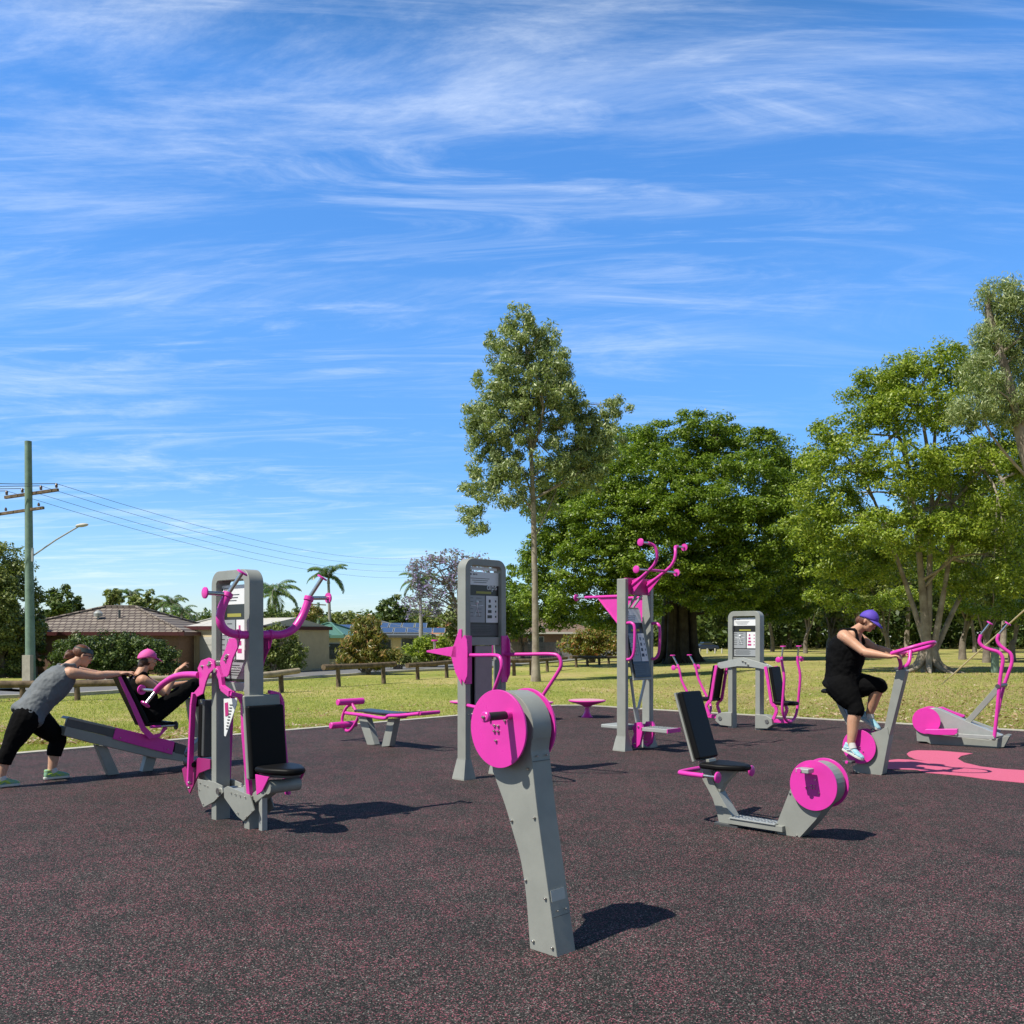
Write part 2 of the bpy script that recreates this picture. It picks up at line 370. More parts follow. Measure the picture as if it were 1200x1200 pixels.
yy = C[:, 1]; wd = np.clip(yy*.00035, .004, .012)
ang = rng.random(n)*6.28; B = np.stack([np.cos(ang), np.sin(ang), np.zeros(n)], 1)*wd[:, None]
A = np.stack([rng.normal(0, .012, n), rng.normal(0, .012, n), .026*s], 1)
tag(quads('grass', C, A, B, leafmat('grass_blade', (.22, .28, .05), (.37, .40, .10), .4, .6, (.55, .47, .22)), tri=True), 'mown park lawn, green with straw coloured patches', 'grass', kind='stuff')
C = scatter(42000, 9, 75, 1.6); n = len(C)
dens = np.array([mnoise.noise(V((c[0]*.25+7, c[1]*.25, 0))) for c in C])+.5*np.clip((C[:, 0]-C[:, 1]*.05)/8, 0, 1); k = dens > .12; C = C[k]; n = len(C); C[:, 2] += .045
ang = rng.random(n)*6.28; L = .016+.022*rng.random(n); dx = np.stack([np.cos(ang), np.sin(ang), rng.normal(0, .3, n)], 1); dy = np.stack([-np.sin(ang), np.cos(ang), rng.normal(0, .3, n)], 1)
tag(quads('fallen_leaves', C, dx*L[:, None]*1.5, dy*L[:, None]*.7, leafmat('dry_leaf', (.20, .11, .05), (.36, .25, .14), .1, .7, (.52, .43, .32))), 'dry brown leaves fallen over the lawn', 'leaf litter', kind='stuff')
# ---------------- vegetation ----------------
BARKP = mat('pale_gum_bark', (.36, .31, .25), .9, c2=(.17, .135, .105), vs=2.2, bump=.6, bs=25)
BARKG = mat('grey_bark', (.23, .195, .16), .9, c2=(.12, .095, .075), vs=3, bump=.7, bs=22)
BARKD = mat('dark_fig_bark', (.06, .05, .04), .95, c2=(.025, .02, .017), vs=2, bump=.9, bs=12)
L_EUC = leafmat('gum_leaves', (0.1235, 0.1752, 0.0634), (0.2998, 0.3663, 0.1481), .22, .42, (0.529, 0.5414, 0.2998))
L_FIG = leafmat('fig_leaves', (0.0587, 0.1063, 0.0142), (0.1928, 0.2827, 0.0284), .30, .40, (0.2938, 0.3599, 0.0533))
L_LIT = leafmat('light_green_leaves', (0.0994, 0.1525, 0.0187), (0.2873, 0.3715, 0.0411), .32, .42, (0.4199, 0.4496, 0.0748))
L_DRK = leafmat('dark_green_leaves', (0.0408, 0.0714, 0.0187), (0.102, 0.153, 0.0374), .22, .45, (0.17, 0.204, 0.051))
L_OLV = leafmat('olive_leaves', (0.09, 0.1288, 0.0352), (0.22, 0.2576, 0.0792), .25, .5, (0.3, 0.3128, 0.1056))
L_JAC = leafmat('jacaranda_flowers', (.16, .20, .10), (.36, .28, .64), .4, .6, (.50, .42, .76))
L_RED = leafmat('red_tipped_leaves', (0.126, 0.168, 0.028), (0.266, 0.266, 0.07), .3, .4, (0.476, 0.182, 0.084))
L_CRO = leafmat('variegated_leaves', (0.098, 0.126, 0.0252), (0.266, 0.252, 0.077), .3, .4, (0.504, 0.28, 0.14))
def blobs_px(bl, D, dd=None):
    out = []
    for i, q in enumerate(bl):
        px, py, rx, ry = q[:4]; off = q[4] if len(q) > 4 else 0
        s = D/F; c = W(px, py, D+off); out.append((c, rx*s, min(rx, ry*1.3)*s*.9, ry*s))
    return out
def crown_pts(bl, ncl):
    w = np.array([a*b*c for _, a, b, c in bl])**.75; w /= w.sum(); cs = []
    for (c, rx, ry, rz), k in zip(bl, (w*ncl).astype(int)+3):
        k = int(k); d = rng.normal(0, 1, (k, 3)); d /= np.linalg.norm(d, axis=1)[:, None]
        r = (.25+.75*rng.random(k)**.42)[:, None]; cs.append(np.array(c)+d*r*np.array([rx, ry, rz]))
    return np.concatenate(cs)
def leaves_at(C, per, cr, flat, L, wdt, droop=0, up=.3, hollow=.3):
    n = len(C)*per; c = np.repeat(C, per, 0); cs = np.repeat(.65+.7*rng.random(len(C)), per)[:, None]
    d = rng.normal(0, 1, (n, 3)); d /= np.linalg.norm(d, axis=1)[:, None]; r = (rng.random(n)**.5)[:, None]
    off = d*r*cr*cs; off[:, 2] = off[:, 2]*flat
    p = c+off
    nrm = d*.7+rng.normal(0, .5, (n, 3)); nrm[:, 2] += up; nrm /= np.linalg.norm(nrm, axis=1)[:, None]
    a = rng.normal(0, 1, (n, 3)); a[:, 2] -= droop; a -= nrm*(a*nrm).sum(1)[:, None]; a /= np.linalg.norm(a, axis=1)[:, None]
    b = np.cross(nrm, a); s = (.6+.7*rng.random(n))[:, None]
    return p, a*L*.5*s, b*wdt*.5*s
def limb_mesh(mb, base, paths, C, r0, nb, fork):
    for i in range(nb):
        c = V(C[rng.integers(len(C))]); f = V(fork[rng.integers(len(fork))])
        if c.z < f.z-1.5 and random.random() < .7: continue
        if (c-f).length > 9*r0+3.5: continue
        d = c-f; mid = f+d*.5+V((random.uniform(-1, 1), random.uniform(-1, 1), random.uniform(-.2, 1)))*d.length*.13
        mb.tube(sm([f, mid, c], 4), [r0*(.35+.3*random.random()), r0*.06], 6)
        for _ in range(2):
            c2 = c+V((random.uniform(-1, 1), random.uniform(-1, 1), random.uniform(-.3, .5)))*min(d.length*.25, .5)
            mb.tube([mid, (mid+c2)/2+V((0, 0, .1)), c2], [r0*.16, r0*.03], 5)
def tree(name, label, base, trunk, r0, bl, ncl, per, cr, flat, L, wdt, leaf, bark, droop=0, up=.3, nb=40, group=None, stems=None, cat='tree', flare=1.5, lr=None, extra=None):
    base = V(base); root = thing(name, label, cat, base, group)
    C = crown_pts(bl, ncl)
    mb = MB(); tp = sm([V(p) for p in trunk], 6); n = len(tp)
    rad = [r0*(1-.82*i/(n-1)) for i in range(n)]; rad[0] *= flare; rad[1] *= 1+(flare-1)*.45; rad[2] *= 1+(flare-1)*.15
    mb.tube(tp, rad, 14); fork = tp[n//3:]
    for s in (stems or []):
        q = sm([V(p) for p in s[0]], 5); mb.tube(q, [s[1], s[1]*.2], 10); fork = fork+q[len(q)//2:]
    limb_mesh(mb, base, None, C, lr or r0, nb, fork)
    if extra: extra(mb, base)
    mb.build('trunk', bark, root, smooth=60)
    p, a, b = leaves_at(C, per, cr, flat, L, wdt, droop, up)
    quads('crown', p, a, b, leaf, root, org=base)
    return root
# tall gum, centre
D = 32.8; b0 = G(628, 798)
D = b0.y
tree('gum_tree', 'tall slender gum tree with pale trunk and narrow airy crown, behind the middle kiosk', b0, [b0-V((0, 0, .2)), W(627, 700, D), W(625, 600, D), W(622, 520, D), W(619, 440, D), W(613, 375, D)], .17,
     blobs_px([(620, 378, 30, 20), (612, 402, 44, 30), (612, 440, 56, 40), (642, 420, 24, 26), (590, 490, 48, 42), (648, 470, 40, 36), (665, 505, 38, 34, 1), (575, 540, 32, 34), (620, 540, 44, 36), (552, 585, 20, 28, -.6), (590, 575, 28, 22), (558, 610, 16, 18, -.8), (665, 555, 42, 30, 1), (700, 520, 32, 30, .6), (722, 478, 17, 16, .8), (704, 496, 20, 16, .6), (678, 478, 18, 22, .4), (690, 535, 34, 24, .8), (690, 560, 28, 22, 1), (655, 440, 18, 22, .4), (575, 500, 30, 34, .5), (595, 450, 28, 30, -.4), (630, 590, 28, 18, 1.5)], D),
     600, 115, .35, .85, .19, .06, L_EUC, BARKP, droop=.9, up=.1, nb=60, lr=.11, flare=1.5)
# big fig
D = 58; bf = G(795, 776); D = bf.y
def buttress(mb, base):
    for k in range(16):
        a = k*.3927+random.uniform(-.15, .15); d = V((math.cos(a), math.sin(a), 0))*.9; h = random.uniform(1.2, 3.6)
        mb.tube(sm([base+d*.75+V((0, 0, 6)), base+d*(1.0+random.uniform(-.1, .2))+V((0, 0, h)), base+d*1.4+V((0, 0, .5)), base+d*2.2+V((0, 0, -.15))], 4), [.26, .24, .24, .10], 8)
tree('fig_tree', 'huge spreading fig tree with dark buttressed trunk and dense rounded crown', bf, [bf-V((0, 0, .3)), bf+V((0, 0, 2.2)), bf+V((.1, 0, 4)), bf+V((.3, 0, 6)), bf+V((.2, 0, 9))], 1.0,
     blobs_px([(805, 515, 75, 32), (730, 530, 45, 30, 2), (870, 530, 62, 32), (925, 560, 38, 34, 1), (755, 560, 60, 40, -3), (860, 575, 75, 42, -3), (685, 575, 52, 42), (655, 610, 40, 38, -1), (720, 610, 60, 38, -4), (800, 600, 70, 40, -5), (890, 620, 62, 42, -4), (935, 625, 38, 40), (645, 660, 38, 34), (700, 660, 50, 34, -4), (770, 655, 70, 34, -5), (860, 665, 70, 34, -4), (920, 680, 45, 32, 0), (635, 705, 34, 22, -1), (690, 700, 40, 22, -3), (950, 660, 35, 40, 3), (880, 710, 50, 18, 1), (755, 698, 46, 20, -5), (845, 700, 50, 20, -4), (655, 725, 30, 16, 0), (715, 720, 36, 16, -2), (920, 715, 40, 18, 2)], D),
     2700, 120, .62, .55, .20, .105, L_FIG, BARKD, up=.75, nb=90, lr=.42, flare=1.25, extra=buttress)
# light green multi-stemmed tree on the right
bt = G(1088, 787); D = bt.y
def roots(mb, base):
    for k in range(9):
        a = k*.7+random.uniform(-.2, .2); d = V((math.cos(a), math.sin(a), 0))
        mb.tube(sm([base+V((0, 0, 1.0))+d*.2, base+d*.55+V((0, 0, .25)), base+d*1.5+V((0, 0, -.06))], 4), [.17, .13, .04], 8)
tree('paperbark_tree', 'broad light green tree with several pale stems and spreading roots behind the exercise bike', bt, [bt-V((0, 0, .2)), W(1085, 740, D), W(1080, 680, D), W(1072, 600, D), W(1058, 500, D)], .25,
     blobs_px([(1050, 440, 45, 24), (1100, 425, 42, 24, 1), (1015, 480, 34, 30), (1070, 480, 55, 32, -1), (1130, 470, 45, 36, 1), (975, 508, 26, 20), (1000, 540, 44, 30, -1), (1065, 550, 55, 32, -2), (1130, 545, 48, 34, -1), (1180, 530, 38, 40, 1), (955, 585, 28, 26, -1), (985, 620, 44, 26, -1), (1045, 620, 46, 28, -2), (1170, 610, 42, 36, -2), (1115, 625, 40, 28, -2), (965, 660, 30, 20), (1020, 675, 34, 20, 1), (1190, 670, 30, 30, -2), (1140, 680, 42, 20, 0), (955, 540, 20, 20, 1), (945, 620, 24, 30, 1), (985, 590, 34, 30, 2), (1000, 660, 40, 26, 3), (1060, 655, 44, 26, 3), (1100, 590, 50, 40, 3), (1160, 560, 50, 50, 3), (962, 700, 30, 16, 2), (1012, 706, 36, 14, 5), (1150, 712, 42, 14, 5), (1195, 712, 30, 16, 2), (1060, 700, 30, 12, 6), (1160, 430, 34, 26, 1), (1190, 465, 34, 34, 1), (1030, 455, 30, 24, 1)], D),
     1150, 120, .50, .62, .155, .07, L_LIT, BARKP, up=.55, nb=95, lr=.17, flare=1.5,
     stems=[([W(1092, 770, D), W(1105, 700, D-.3), W(1120, 620, D-.5), W(1150, 520, D-.5)], .15), ([W(1086, 760, D), W(1060, 680, D+.4), W(1030, 600, D+.3), W(1000, 530, D)], .13), ([W(1095, 765, D), W(1125, 700, D+.4), W(1160, 640, D+.4), W(1190, 590, D)], .13), ([W(1088, 740, D), W(1090, 640, D), W(1095, 520, D), W(1100, 450, D)], .15)], extra=roots)
# tall gum at the right edge, its crown hanging into the frame
D = 36; be = V((22.2, D, 0)); 
tree('gum_tree', 'very tall gum tree with drooping grey green leaves rising over the right edge', be, [be-V((0, 0, .2)), W(1240, 700, D), W(1222, 600, D), W(1198, 520, D), W(1180, 440, D), W(1160, 370, D), W(1158, 345, D)], .34,
     blobs_px([(1172, 350, 26, 22), (1200, 365, 34, 26), (1165, 395, 24, 24), (1210, 420, 36, 34, .5), (1150, 440, 22, 26, -.4), (1185, 470, 24, 28), (1250, 470, 50, 40, 1), (1140, 480, 26, 20, -.5), (1230, 380, 36, 30)], D),
     420, 120, .42, .9, .18, .036, L_EUC, BARKP, droop=1.3, up=0, nb=30, lr=.12)
# generic tree in the background
def bg_tree(name, label, px, py, D, top, rx, leaf=L_OLV, bark=BARKG, tr=.2, ncl=90, per=60, low=None, group=None, lean=0, L=.3, ground=None, shape='round', cat='tree', cr=None):
    x = (px-600)/F*D; base = V((x, D, gz(x, D)-.1)); s = D/F
    low = low if low is not None else top+(HZ+12-top)*.55
    cyy = (top+low)/2; h = (low-top)/2; bl = []
    if shape == 'round':
        bl = [(px+lean, top+h*.55, rx*.7, h*.55), (px-rx*.45+lean, cyy, rx*.6, h*.65, -1), (px+rx*.45+lean, cyy+h*.1, rx*.6, h*.65, 1), (px+lean, low-h*.5, rx*.75, h*.5), (px-rx*.2, cyy, rx*.5, h*.5, -rx*s*.6)]
    else:
        bl = [(px+lean+random.uniform(-.2, .2)*rx, top+h*2*t, rx*(.35+.65*t), h*.33) for t in (.15, .4, .65, .85)]
    tk = [base-V((0, 0, .3)), base+V((0, 0, 1.2)), W(px+lean*.5, low, D), W(px+lean, top+h*.6, D)]
    return tree(name, label, base, tk, tr, blobs_px(bl, D), ncl, per, cr or rx*s*.24, .65, L, L*.5, leaf, bark, up=.5, nb=22, group=group, lr=tr*.6, flare=1.25, cat=cat)
# trees of the grove behind, right
grove = [(905, 92, 655, 40, L_OLV, 'dark tree in the grove, just right of the far kiosk'), (944, 84, 610, 38, L_OLV, 'bushy olive green tree behind the seat of the exercise bike'), (972, 70, 640, 26, L_OLV, 'slim grove tree behind the cyclist'),
         (1008, 100, 600, 50, L_LIT, 'light green grove tree behind the purple cap'), (1040, 78, 600, 36, L_OLV, 'grove tree left of the many stemmed tree'), (1128, 62, 590, 34, L_LIT, 'dark leaved tree right of the many stemmed tree'),
         (1142, 88, 560, 60, L_LIT, 'far light green tree deep in the grove at right'), (1156, 55, 600, 30, L_OLV, 'straight trunked tree left of the cross trainer handles'), (1186, 58, 560, 44, L_DRK, 'dark tree at the right edge behind the cross trainer handles'), (1222, 66, 520, 50, L_OLV, 'tree cut by the right edge of the grove')]
for px, D, top, rx, lf, lb in grove:
    bg_tree('tree', lb, px, 0, D, top, rx, lf, BARKG, tr=random.uniform(.2, .3), ncl=230, per=70, low=random.choice((715, 728, 742)), lean=random.uniform(-12, 12), L=.22+D*.0008, group='trees of the grove at right')
for px, D, lb in ((868, 118, 'rightmost'), (838, 125, 'leftmost')):
    bg_tree('tree', 'far tree seen under the fig crown, %s of two' % lb, px, 0, D, 660, 55, L_OLV, BARKG, tr=.22, ncl=90, per=60, low=752, L=.4, group='far trees under the fig')
# far wood closing the view behind the grove: reads as one mass
nw = 4200; xw = rng.uniform(18, 120, nw); yw = rng.uniform(108, 160, nw); C = np.stack([xw, yw, rng.random(nw)**.8*12], 1)
nw = 1500; C = np.concatenate([C, np.stack([rng.uniform(-95, 25, nw), rng.uniform(135, 170, nw), rng.random(nw)**.8*4.6], 1)])
p, a, b_ = leaves_at(C, 40, 1.8, .7, .75, .4, up=.4)
tag(quads('far_wood', p, a, b_, L_DRK), 'dense far wood closing off the park behind the grove', 'wood', kind='stuff')
for i, (px, D) in enumerate([(885, 104), (925, 118), (1062, 110), (1100, 120), (1175, 98), (958, 122)]):
    x = (px-600)/F*D; base = V((x, D, -.2)); r = thing('tree', ['bare pale trunk far off between the far kiosk and the cyclist', 'thin far trunk just left of the cyclist', 'far trunk left of the many stemmed tree', 'far trunk showing right behind the many stemmed tree', 'far trunk between the cross trainer handles', 'far trunk behind the seated cyclist'][i], 'tree', base, 'far trunks in the wood')
    mb = MB(); mb.tube(sm([base, base+V((.2, 0, 4)), base+V((random.uniform(-.8, .8), 0, 11))], 4), [.34, .16], 9); mb.build('trunk', BARKP, r)
    C = np.array(base+V((0, 0, 11)))+rng.normal(0, 1, (40, 3))*np.array([2.4, 2, 1.6]); p, a, b_ = leaves_at(C, 50, .9, .7, .5, .25); quads('crown', p, a, b_, L_DRK, r, org=base)
# left skyline
sky_l = [(2, 47, 632, 46, L_OLV, 'large bushy tree on the left edge beside the power pole', 790, 300, 120, .17), (40, 49, 700, 16, L_DRK, 'dark shrubby tree right behind the power pole', 790, 60, 60, .2), (75, 75, 686, 24, L_DRK, 'dark round tree above the tiled roof', 735, 60, 50, .35), (133, 88, 688, 20, L_OLV, 'conical green tree above the tiled roof ridge', 740, 60, 50, .4),
         (168, 92, 690, 22, L_OLV, 'open olive tree above the beige gable', 740, 60, 45, .4), (262, 80, 700, 14, L_OLV, 'small tree above the garage roof', 745, 30, 40, .35), (350, 95, 712, 30, L_DRK, 'low dark tree above the green roof', 748, 50, 45, .4), (405, 105, 715, 24, L_OLV, 'far tree between palm and solar roof', 748, 50, 40, .4),
         (463, 98, 698, 22, L_DRK, 'round topped dark tree above the solar roof', 745, 70, 50, .4), (505, 108, 706, 26, L_OLV, 'far olive tree behind the jacaranda', 748, 60, 45, .4), (537, 92, 700, 22, L_OLV, 'pale green tree just left of the middle kiosk', 760, 70, 45, .4), (578, 80, 690, 30, L_FIG, 'green tree showing through the middle kiosk', 765, 100, 50, .35),
         (612, 84, 660, 36, L_FIG, 'tree behind the slender gum trunk', 757, 120, 50, .35), (385, 110, 722, 22, L_OLV, 'low far tree under the tall palm', 750, 40, 40, .4), (205, 100, 716, 20, L_FIG, 'low green tree left of the garage roof', 748, 50, 40, .4)]
for px, D, top, rx, lf, lb, low, ncl, per, L in sky_l:
    bg_tree('tree', lb, px, 0, D, top, rx, lf, BARKG, tr=.18, ncl=ncl, per=per, low=low, L=L, shape='cone' if 'conical' in lb else 'round', group='trees on the left skyline')
# jacaranda
bj = V(((540-600)/F*62, 62, gz(0, 62)-.1)); D = 62
tree('jacaranda_tree', 'jacaranda tree with sparse purple blossom left of the middle kiosk', bj, [bj, W(539, 740, D), W(536, 712, D), W(520, 680, D)], .15,
     blobs_px([(500, 662, 22, 14), (528, 655, 20, 12), (486, 690, 14, 16), (512, 690, 24, 14), (540, 675, 18, 14), (480, 712, 8, 12), (560, 665, 16, 16), (505, 712, 18, 8)], D), 120, 26, .5, .55, .20, .12, L_JAC, BARKG, nb=60, lr=.07,
     stems=[([W(539, 725, D), W(528, 690, D), W(505, 655, D)], .09), ([W(538, 715, D), W(515, 702, D), W(485, 690, D)], .08), ([W(539, 720, D), W(545, 690, D), W(530, 655, D)], .08)])
# shrubs
def shrub(name, label, bl, D, leaf, ncl, per, cr, L, wd, base=None, up=.5, cat='shrub', flat=.8, droop=0):
    px = sum(q[0] for q in bl)/len(bl); x = (px-600)/F*D; base = V((x, D, gz(x, D)-.05)); root = thing(name, label, cat, base)
    C = crown_pts(blobs_px(bl, D), ncl); mb = MB()
    for i in range(14): c = V(C[rng.integers(len(C))]); mb.tube([base+V((random.uniform(-.3, .3), 0, 0)), (base+c)/2+V((0, 0, .2)), c], [.05, .012], 5)
    mb.build('stem', BARKG, root); p, a, b = leaves_at(C, per, cr, flat, L, wd, droop, up); p[:, 2] = np.maximum(p[:, 2], base.z+.04)
    quads('foliage', p, a, b, leaf, root, org=base); return root
shrub('hedge', 'long dark green clipped hedge in front of the tiled house', [(95, 766, 30, 22), (130, 762, 36, 24), (165, 764, 32, 22), (192, 773, 20, 20), (75, 778, 20, 16), (150, 780, 50, 12), (100, 786, 40, 8)], 43, L_DRK, 420, 90, .28, .11, .07, cat='hedge')
shrub('shrub', 'rounded yellow green bush between pylon and green shed', [(322, 752, 26, 26), (305, 765, 20, 24), (340, 768, 20, 18), (322, 776, 30, 12)], 46, L_OLV, 150, 80, .3, .14, .08)
shrub('shrub', 'dark tall bush behind the yellow green bush', [(318, 728, 26, 16), (335, 738, 18, 16), (300, 738, 16, 16)], 56, L_DRK, 90, 70, .4, .18, .1)
shrub('shrub', 'light yellow green leafy bush below the short palm', [(365, 722, 12, 12), (352, 728, 10, 10)], 72, L_CRO, 40, 60, .4, .2, .1)
shrub('croton_bush', 'tall variegated bush with drooping yellow and bronze leaves beside the log rail', [(430, 735, 16, 12), (428, 755, 26, 18), (415, 768, 20, 12), (445, 768, 22, 12), (430, 776, 28, 8)], 50, L_CRO, 170, 60, .3, .30, .075, droop=1.2, up=.2)
shrub('shrub', 'bright green bush in front of the solar roofed house', [(507, 756, 22, 11), (488, 765, 16, 10), (525, 764, 18, 10), (507, 770, 26, 6)], 62, L_LIT, 120, 60, .35, .17, .09)
shrub('shrub', 'small grey green garden plants right of the variegated bush', [(466, 770, 12, 7), (480, 773, 8, 5), (454, 773, 8, 6)], 58, L_OLV, 60, 50, .25, .2, .06)
shrub('shrub', 'round bush with orange red new leaves left of the pull-up frame', [(693, 745, 20, 12), (675, 757, 20, 12), (708, 757, 20, 13), (693, 764, 32, 6)], 72, L_RED, 150, 60, .38, .2, .1)
# palms
PALMT = mat('palm_trunk', (.36, .34, .30), .85, var=.3, vs=6, bump=.4, bs=30)
L_PALM = leafmat('palm_fronds', (0.035, 0.077, 0.0252), (0.098, 0.168, 0.042), .2, .35, (0.196, 0.238, 0.084))
def palm(label, px, ptop, D, trr, fl, nf=15, group='palms on the skyline'):
    x = (px-600)/F*D; base = V((x, D, gz(x, D)-.1)); top = W(px, ptop, D); root = thing('palm_tree', label, 'palm', base, group)
    mb = MB(); mb.tube([base, (base+top)/2+V((.1, 0, 0)), top], [trr*1.3, trr, trr*.8], 10); mb.tube([top, top+V((0, 0, fl*.28))], [trr*1.1, trr*.5], 8); mb.build('trunk', PALMT, root)
    Cs, As, Bs = [], [], []; mr = MB()
    for k in range(nf):
        az = k*2.4+random.uniform(-.3, .3); el = R(random.uniform(5, 75) if k > 4 else random.uniform(60, 85)); d = V((math.cos(az), math.sin(az), 0))
        pts = []; p = top+V((0, 0, fl*.25)); e = el
        for j in range(9): pts.append(p.copy()); p = p+(d*math.cos(e)+Z*math.sin(e))*fl/8; e -= R(15)
        mr.tube(pts, [trr*.16, trr*.04], 4)
        s = V((-d.y, d.x, 0))
        for j in range(1, 9):
            for sub in range(4):
                t = (j-1+sub/4); i = int(t); q = pts[i].lerp(pts[i+1], t-i); tg = (pts[i+1]-pts[i]).normalized(); ll = fl*.22*math.sin(math.pi*(.12+.86*t/8))+.05*fl
                for sg in (-1, 1):
                    a = (s*sg*.75+tg*.5-Z*.55+V((random.uniform(-.1, .1),)*3)).normalized(); Cs.append(q+a*ll/2); As.append(a*ll/2); Bs.append(tg.cross(a).normalized().cross(a)*fl*.016)
    mr.build('frond_stem', PALMT, root)
    quads('frond', np.array(Cs), np.array(As), np.array(Bs), L_PALM, root, org=base)
palm('tall thin palm right of the pylon handlebar', 385, 684, 72, .12, 2.1, 13)
palm('broad palm crown above the green roof left of the tall thin palm', 322, 706, 64, .14, 2.2, 17)
palm('palm above the garage, taller of the pair', 201, 714, 90, .13, 2.0)
palm('palm above the garage, lower of the pair', 213, 724, 86, .13, 1.8)
palm('palm above the garage, leftmost and half hidden', 192, 716, 94, .13, 1.9)
palm('palm standing over the tiled roof between two trees', 153, 705, 96, .13, 1.9)
palm('palm half hidden among the purple jacaranda blossom', 492, 690, 70, .14, 2.0)
# ---------------- houses ----------------
def mtile():
    m = bpy.data.materials.new('roof_tiles'); m.use_nodes = True; t = m.node_tree; b = t.nodes['Principled BSDF']; b.inputs['Roughness'].default_value = .8
    tc = N(t, 'ShaderNodeTexCoord'); mp = N(t, 'ShaderNodeMapping'); LK(t, tc.outputs['Object'], mp.inputs[0])
    br = N(t, 'ShaderNodeTexBrick'); br.inputs['Scale'].default_value = 1; br.inputs['Brick Width'].default_value = .34; br.inputs['Row Height'].default_value = .16; br.inputs['Mortar Size'].default_value = .03
    br.inputs['Color1'].default_value = (.17, .145, .12, 1); br.inputs['Color2'].default_value = (.28, .24, .20, 1); br.inputs['Mortar'].default_value = (.05, .032, .03, 1)
    sx = N(t, 'ShaderNodeSeparateXYZ'); LK(t, mp.outputs[0], sx.inputs[0]); cx = N(t, 'ShaderNodeCombineXYZ'); LK(t, sx.outputs[0], cx.inputs[0]); LK(t, MATH(t, 'MULTIPLY', sx.outputs[2], 1.0), cx.inputs[1])
    LK(t, cx.outputs[0], br.inputs['Vector']); LK(t, br.outputs[0], b.inputs['Base Color']); return m
TILE = mtile()
BRICK = mat('brown_brick', (.20, .12, .08), .9, c2=(.14, .085, .06), vs=9, bump=.4, bs=30)
CREAM = mat('cream_wall', (.62, .51, .33), .85, var=.15, vs=2)
FASC = mat('maroon_fascia', (.075, .016, .018), .5)
GRNR = mat('green_metal_roof', (.085, .20, .155), .5, var=.12, vs=2)
GRNW = mat('pale_green_cladding', (.17, .24, .18), .7, var=.1, vs=3)
BLUR = mat('blue_grey_roof', (.105, .125, .15), .6, var=.2, vs=4)
ORR = mat('orange_roof', (.42, .17, .09), .8, var=.2, vs=3)
WHR = mat('pale_roof', (.55, .53, .48), .6, var=.1)
BRR = mat('brown_roof', (.20, .135, .10), .85, var=.3, vs=6)
DOORW = mat('garage_door_white', (.52, .52, .49), .6, var=.06)
GLASS = mat('window_glass', (.03, .04, .05), .12, spec=.8)
SOLAR = mat('solar_cell', (.025, .045, .10), .18, spec=.8)
def house(name, label, px0, px1, D, ze, zr, depth, wallm, roofm, fasc, hip=.5, yaw=0, wins=(), inset=0, base=-.7, gable=False, cat='house', ov=.4):
    x0 = (px0-600)/F*D; x1 = (px1-600)/F*D; w = x1-x0; c = V(((x0+x1)/2, D, base)); root = thing(name, label, cat, c)
    X = V((math.cos(yaw), math.sin(yaw), 0)); Y = V((-X.y, X.x, 0)); P = lambda a, b, z: c+X*a+Y*b+Z*(z-base)
    b = MB(); b.prism([P(-w/2+ov, ov, base), P(w/2-ov, ov, base), P(w/2-ov, depth-ov, base), P(-w/2+ov, depth-ov, base)], Z*(ze-base)); wall = b.build('wall', wallm, root, smooth=0)
    h = 0 if gable else min(depth/2, w/2-.1)
    b = MB(); vs = [P(-w/2, 0, ze), P(w/2, 0, ze), P(w/2, depth, ze), P(-w/2, depth, ze), P(-w/2+h, depth/2, zr), P(w/2-h, depth/2, zr)]
    b.add(vs, [[0, 1, 5, 4], [1, 2, 5], [2, 3, 4, 5], [3, 0, 4], [3, 2, 1, 0]]); roof = b.build('roof', roofm, root, smooth=0)
    b = MB(); e = .003
    b.box(P(0, -.03, ze-.06), w+.1, .05, .2, (X, Y, Z)); b.box(P(w/2+.03, depth/2, ze-.06), .05, depth, .2, (X, Y, Z)); b.box(P(-w/2-.03, depth/2, ze-.06), .05, depth, .2, (X, Y, Z)); b.build('fascia', fasc, root, smooth=0)
    if not gable:
        b = MB()
        for u, v_ in ((0, 4), (1, 5), (2, 5), (3, 4), (4, 5)): b.tube([vs[u]+Z*.03, vs[v_]+Z*.03], .09, 6)
        b.build('ridge_cap', roofm, root)
    for a0, a1, z0, z1, typ in wins:
        b = MB(); b.box(P((a0+a1)/2, ov-.02, (z0+z1)/2), a1-a0+.12, .06, z1-z0+.12, (X, Y, Z)); fr = b.build({'d': 'garage_door', 'w': 'window'}[typ], DOORW, root, bevel=0, smooth=0)
        b = MB()
        if typ == 'w': b.box(P((a0+a1)/2, ov-.07, (z0+z1)/2), a1-a0, .05, z1-z0, (X, Y, Z)); b.build('pane', GLASS, fr, smooth=0)
        else:
            for k in range(5): b.box(P((a0+a1)/2, ov-.06, z0+(z1-z0)*(k+.5)/5), a1-a0, .03, (z1-z0)/5-.03, (X, Y, Z))
            b.build('door_panel', DOORW, fr, smooth=0)
    return root, P, w
h1, P, w1 = house('house', 'low brick house with brown tiled hip roof and maroon fascia behind the hedge', -10, 215, 50, 1.72, 3.2, 8.5, BRICK, TILE, FASC, wins=((-1.5, .2, .3, 1.3, 'w'), (2.4, 3.8, .2, 1.3, 'w')))
b = MB(); q = P(-.4, 2.2, 0); b.lathe(V((q.x, q.y, 2.35)), [(.05, 0), (.05, .25), (.22, .28), (.24, .45), (.12, .58), (.02, .62)], 16); b.build('roof_vent', LGREY, h1)
b = MB(); b.tube([P(.7, 2.4, 2.2), P(.7, 2.4, 3.0)], .07, 8); b.build('vent_pipe', DGREY, h1)
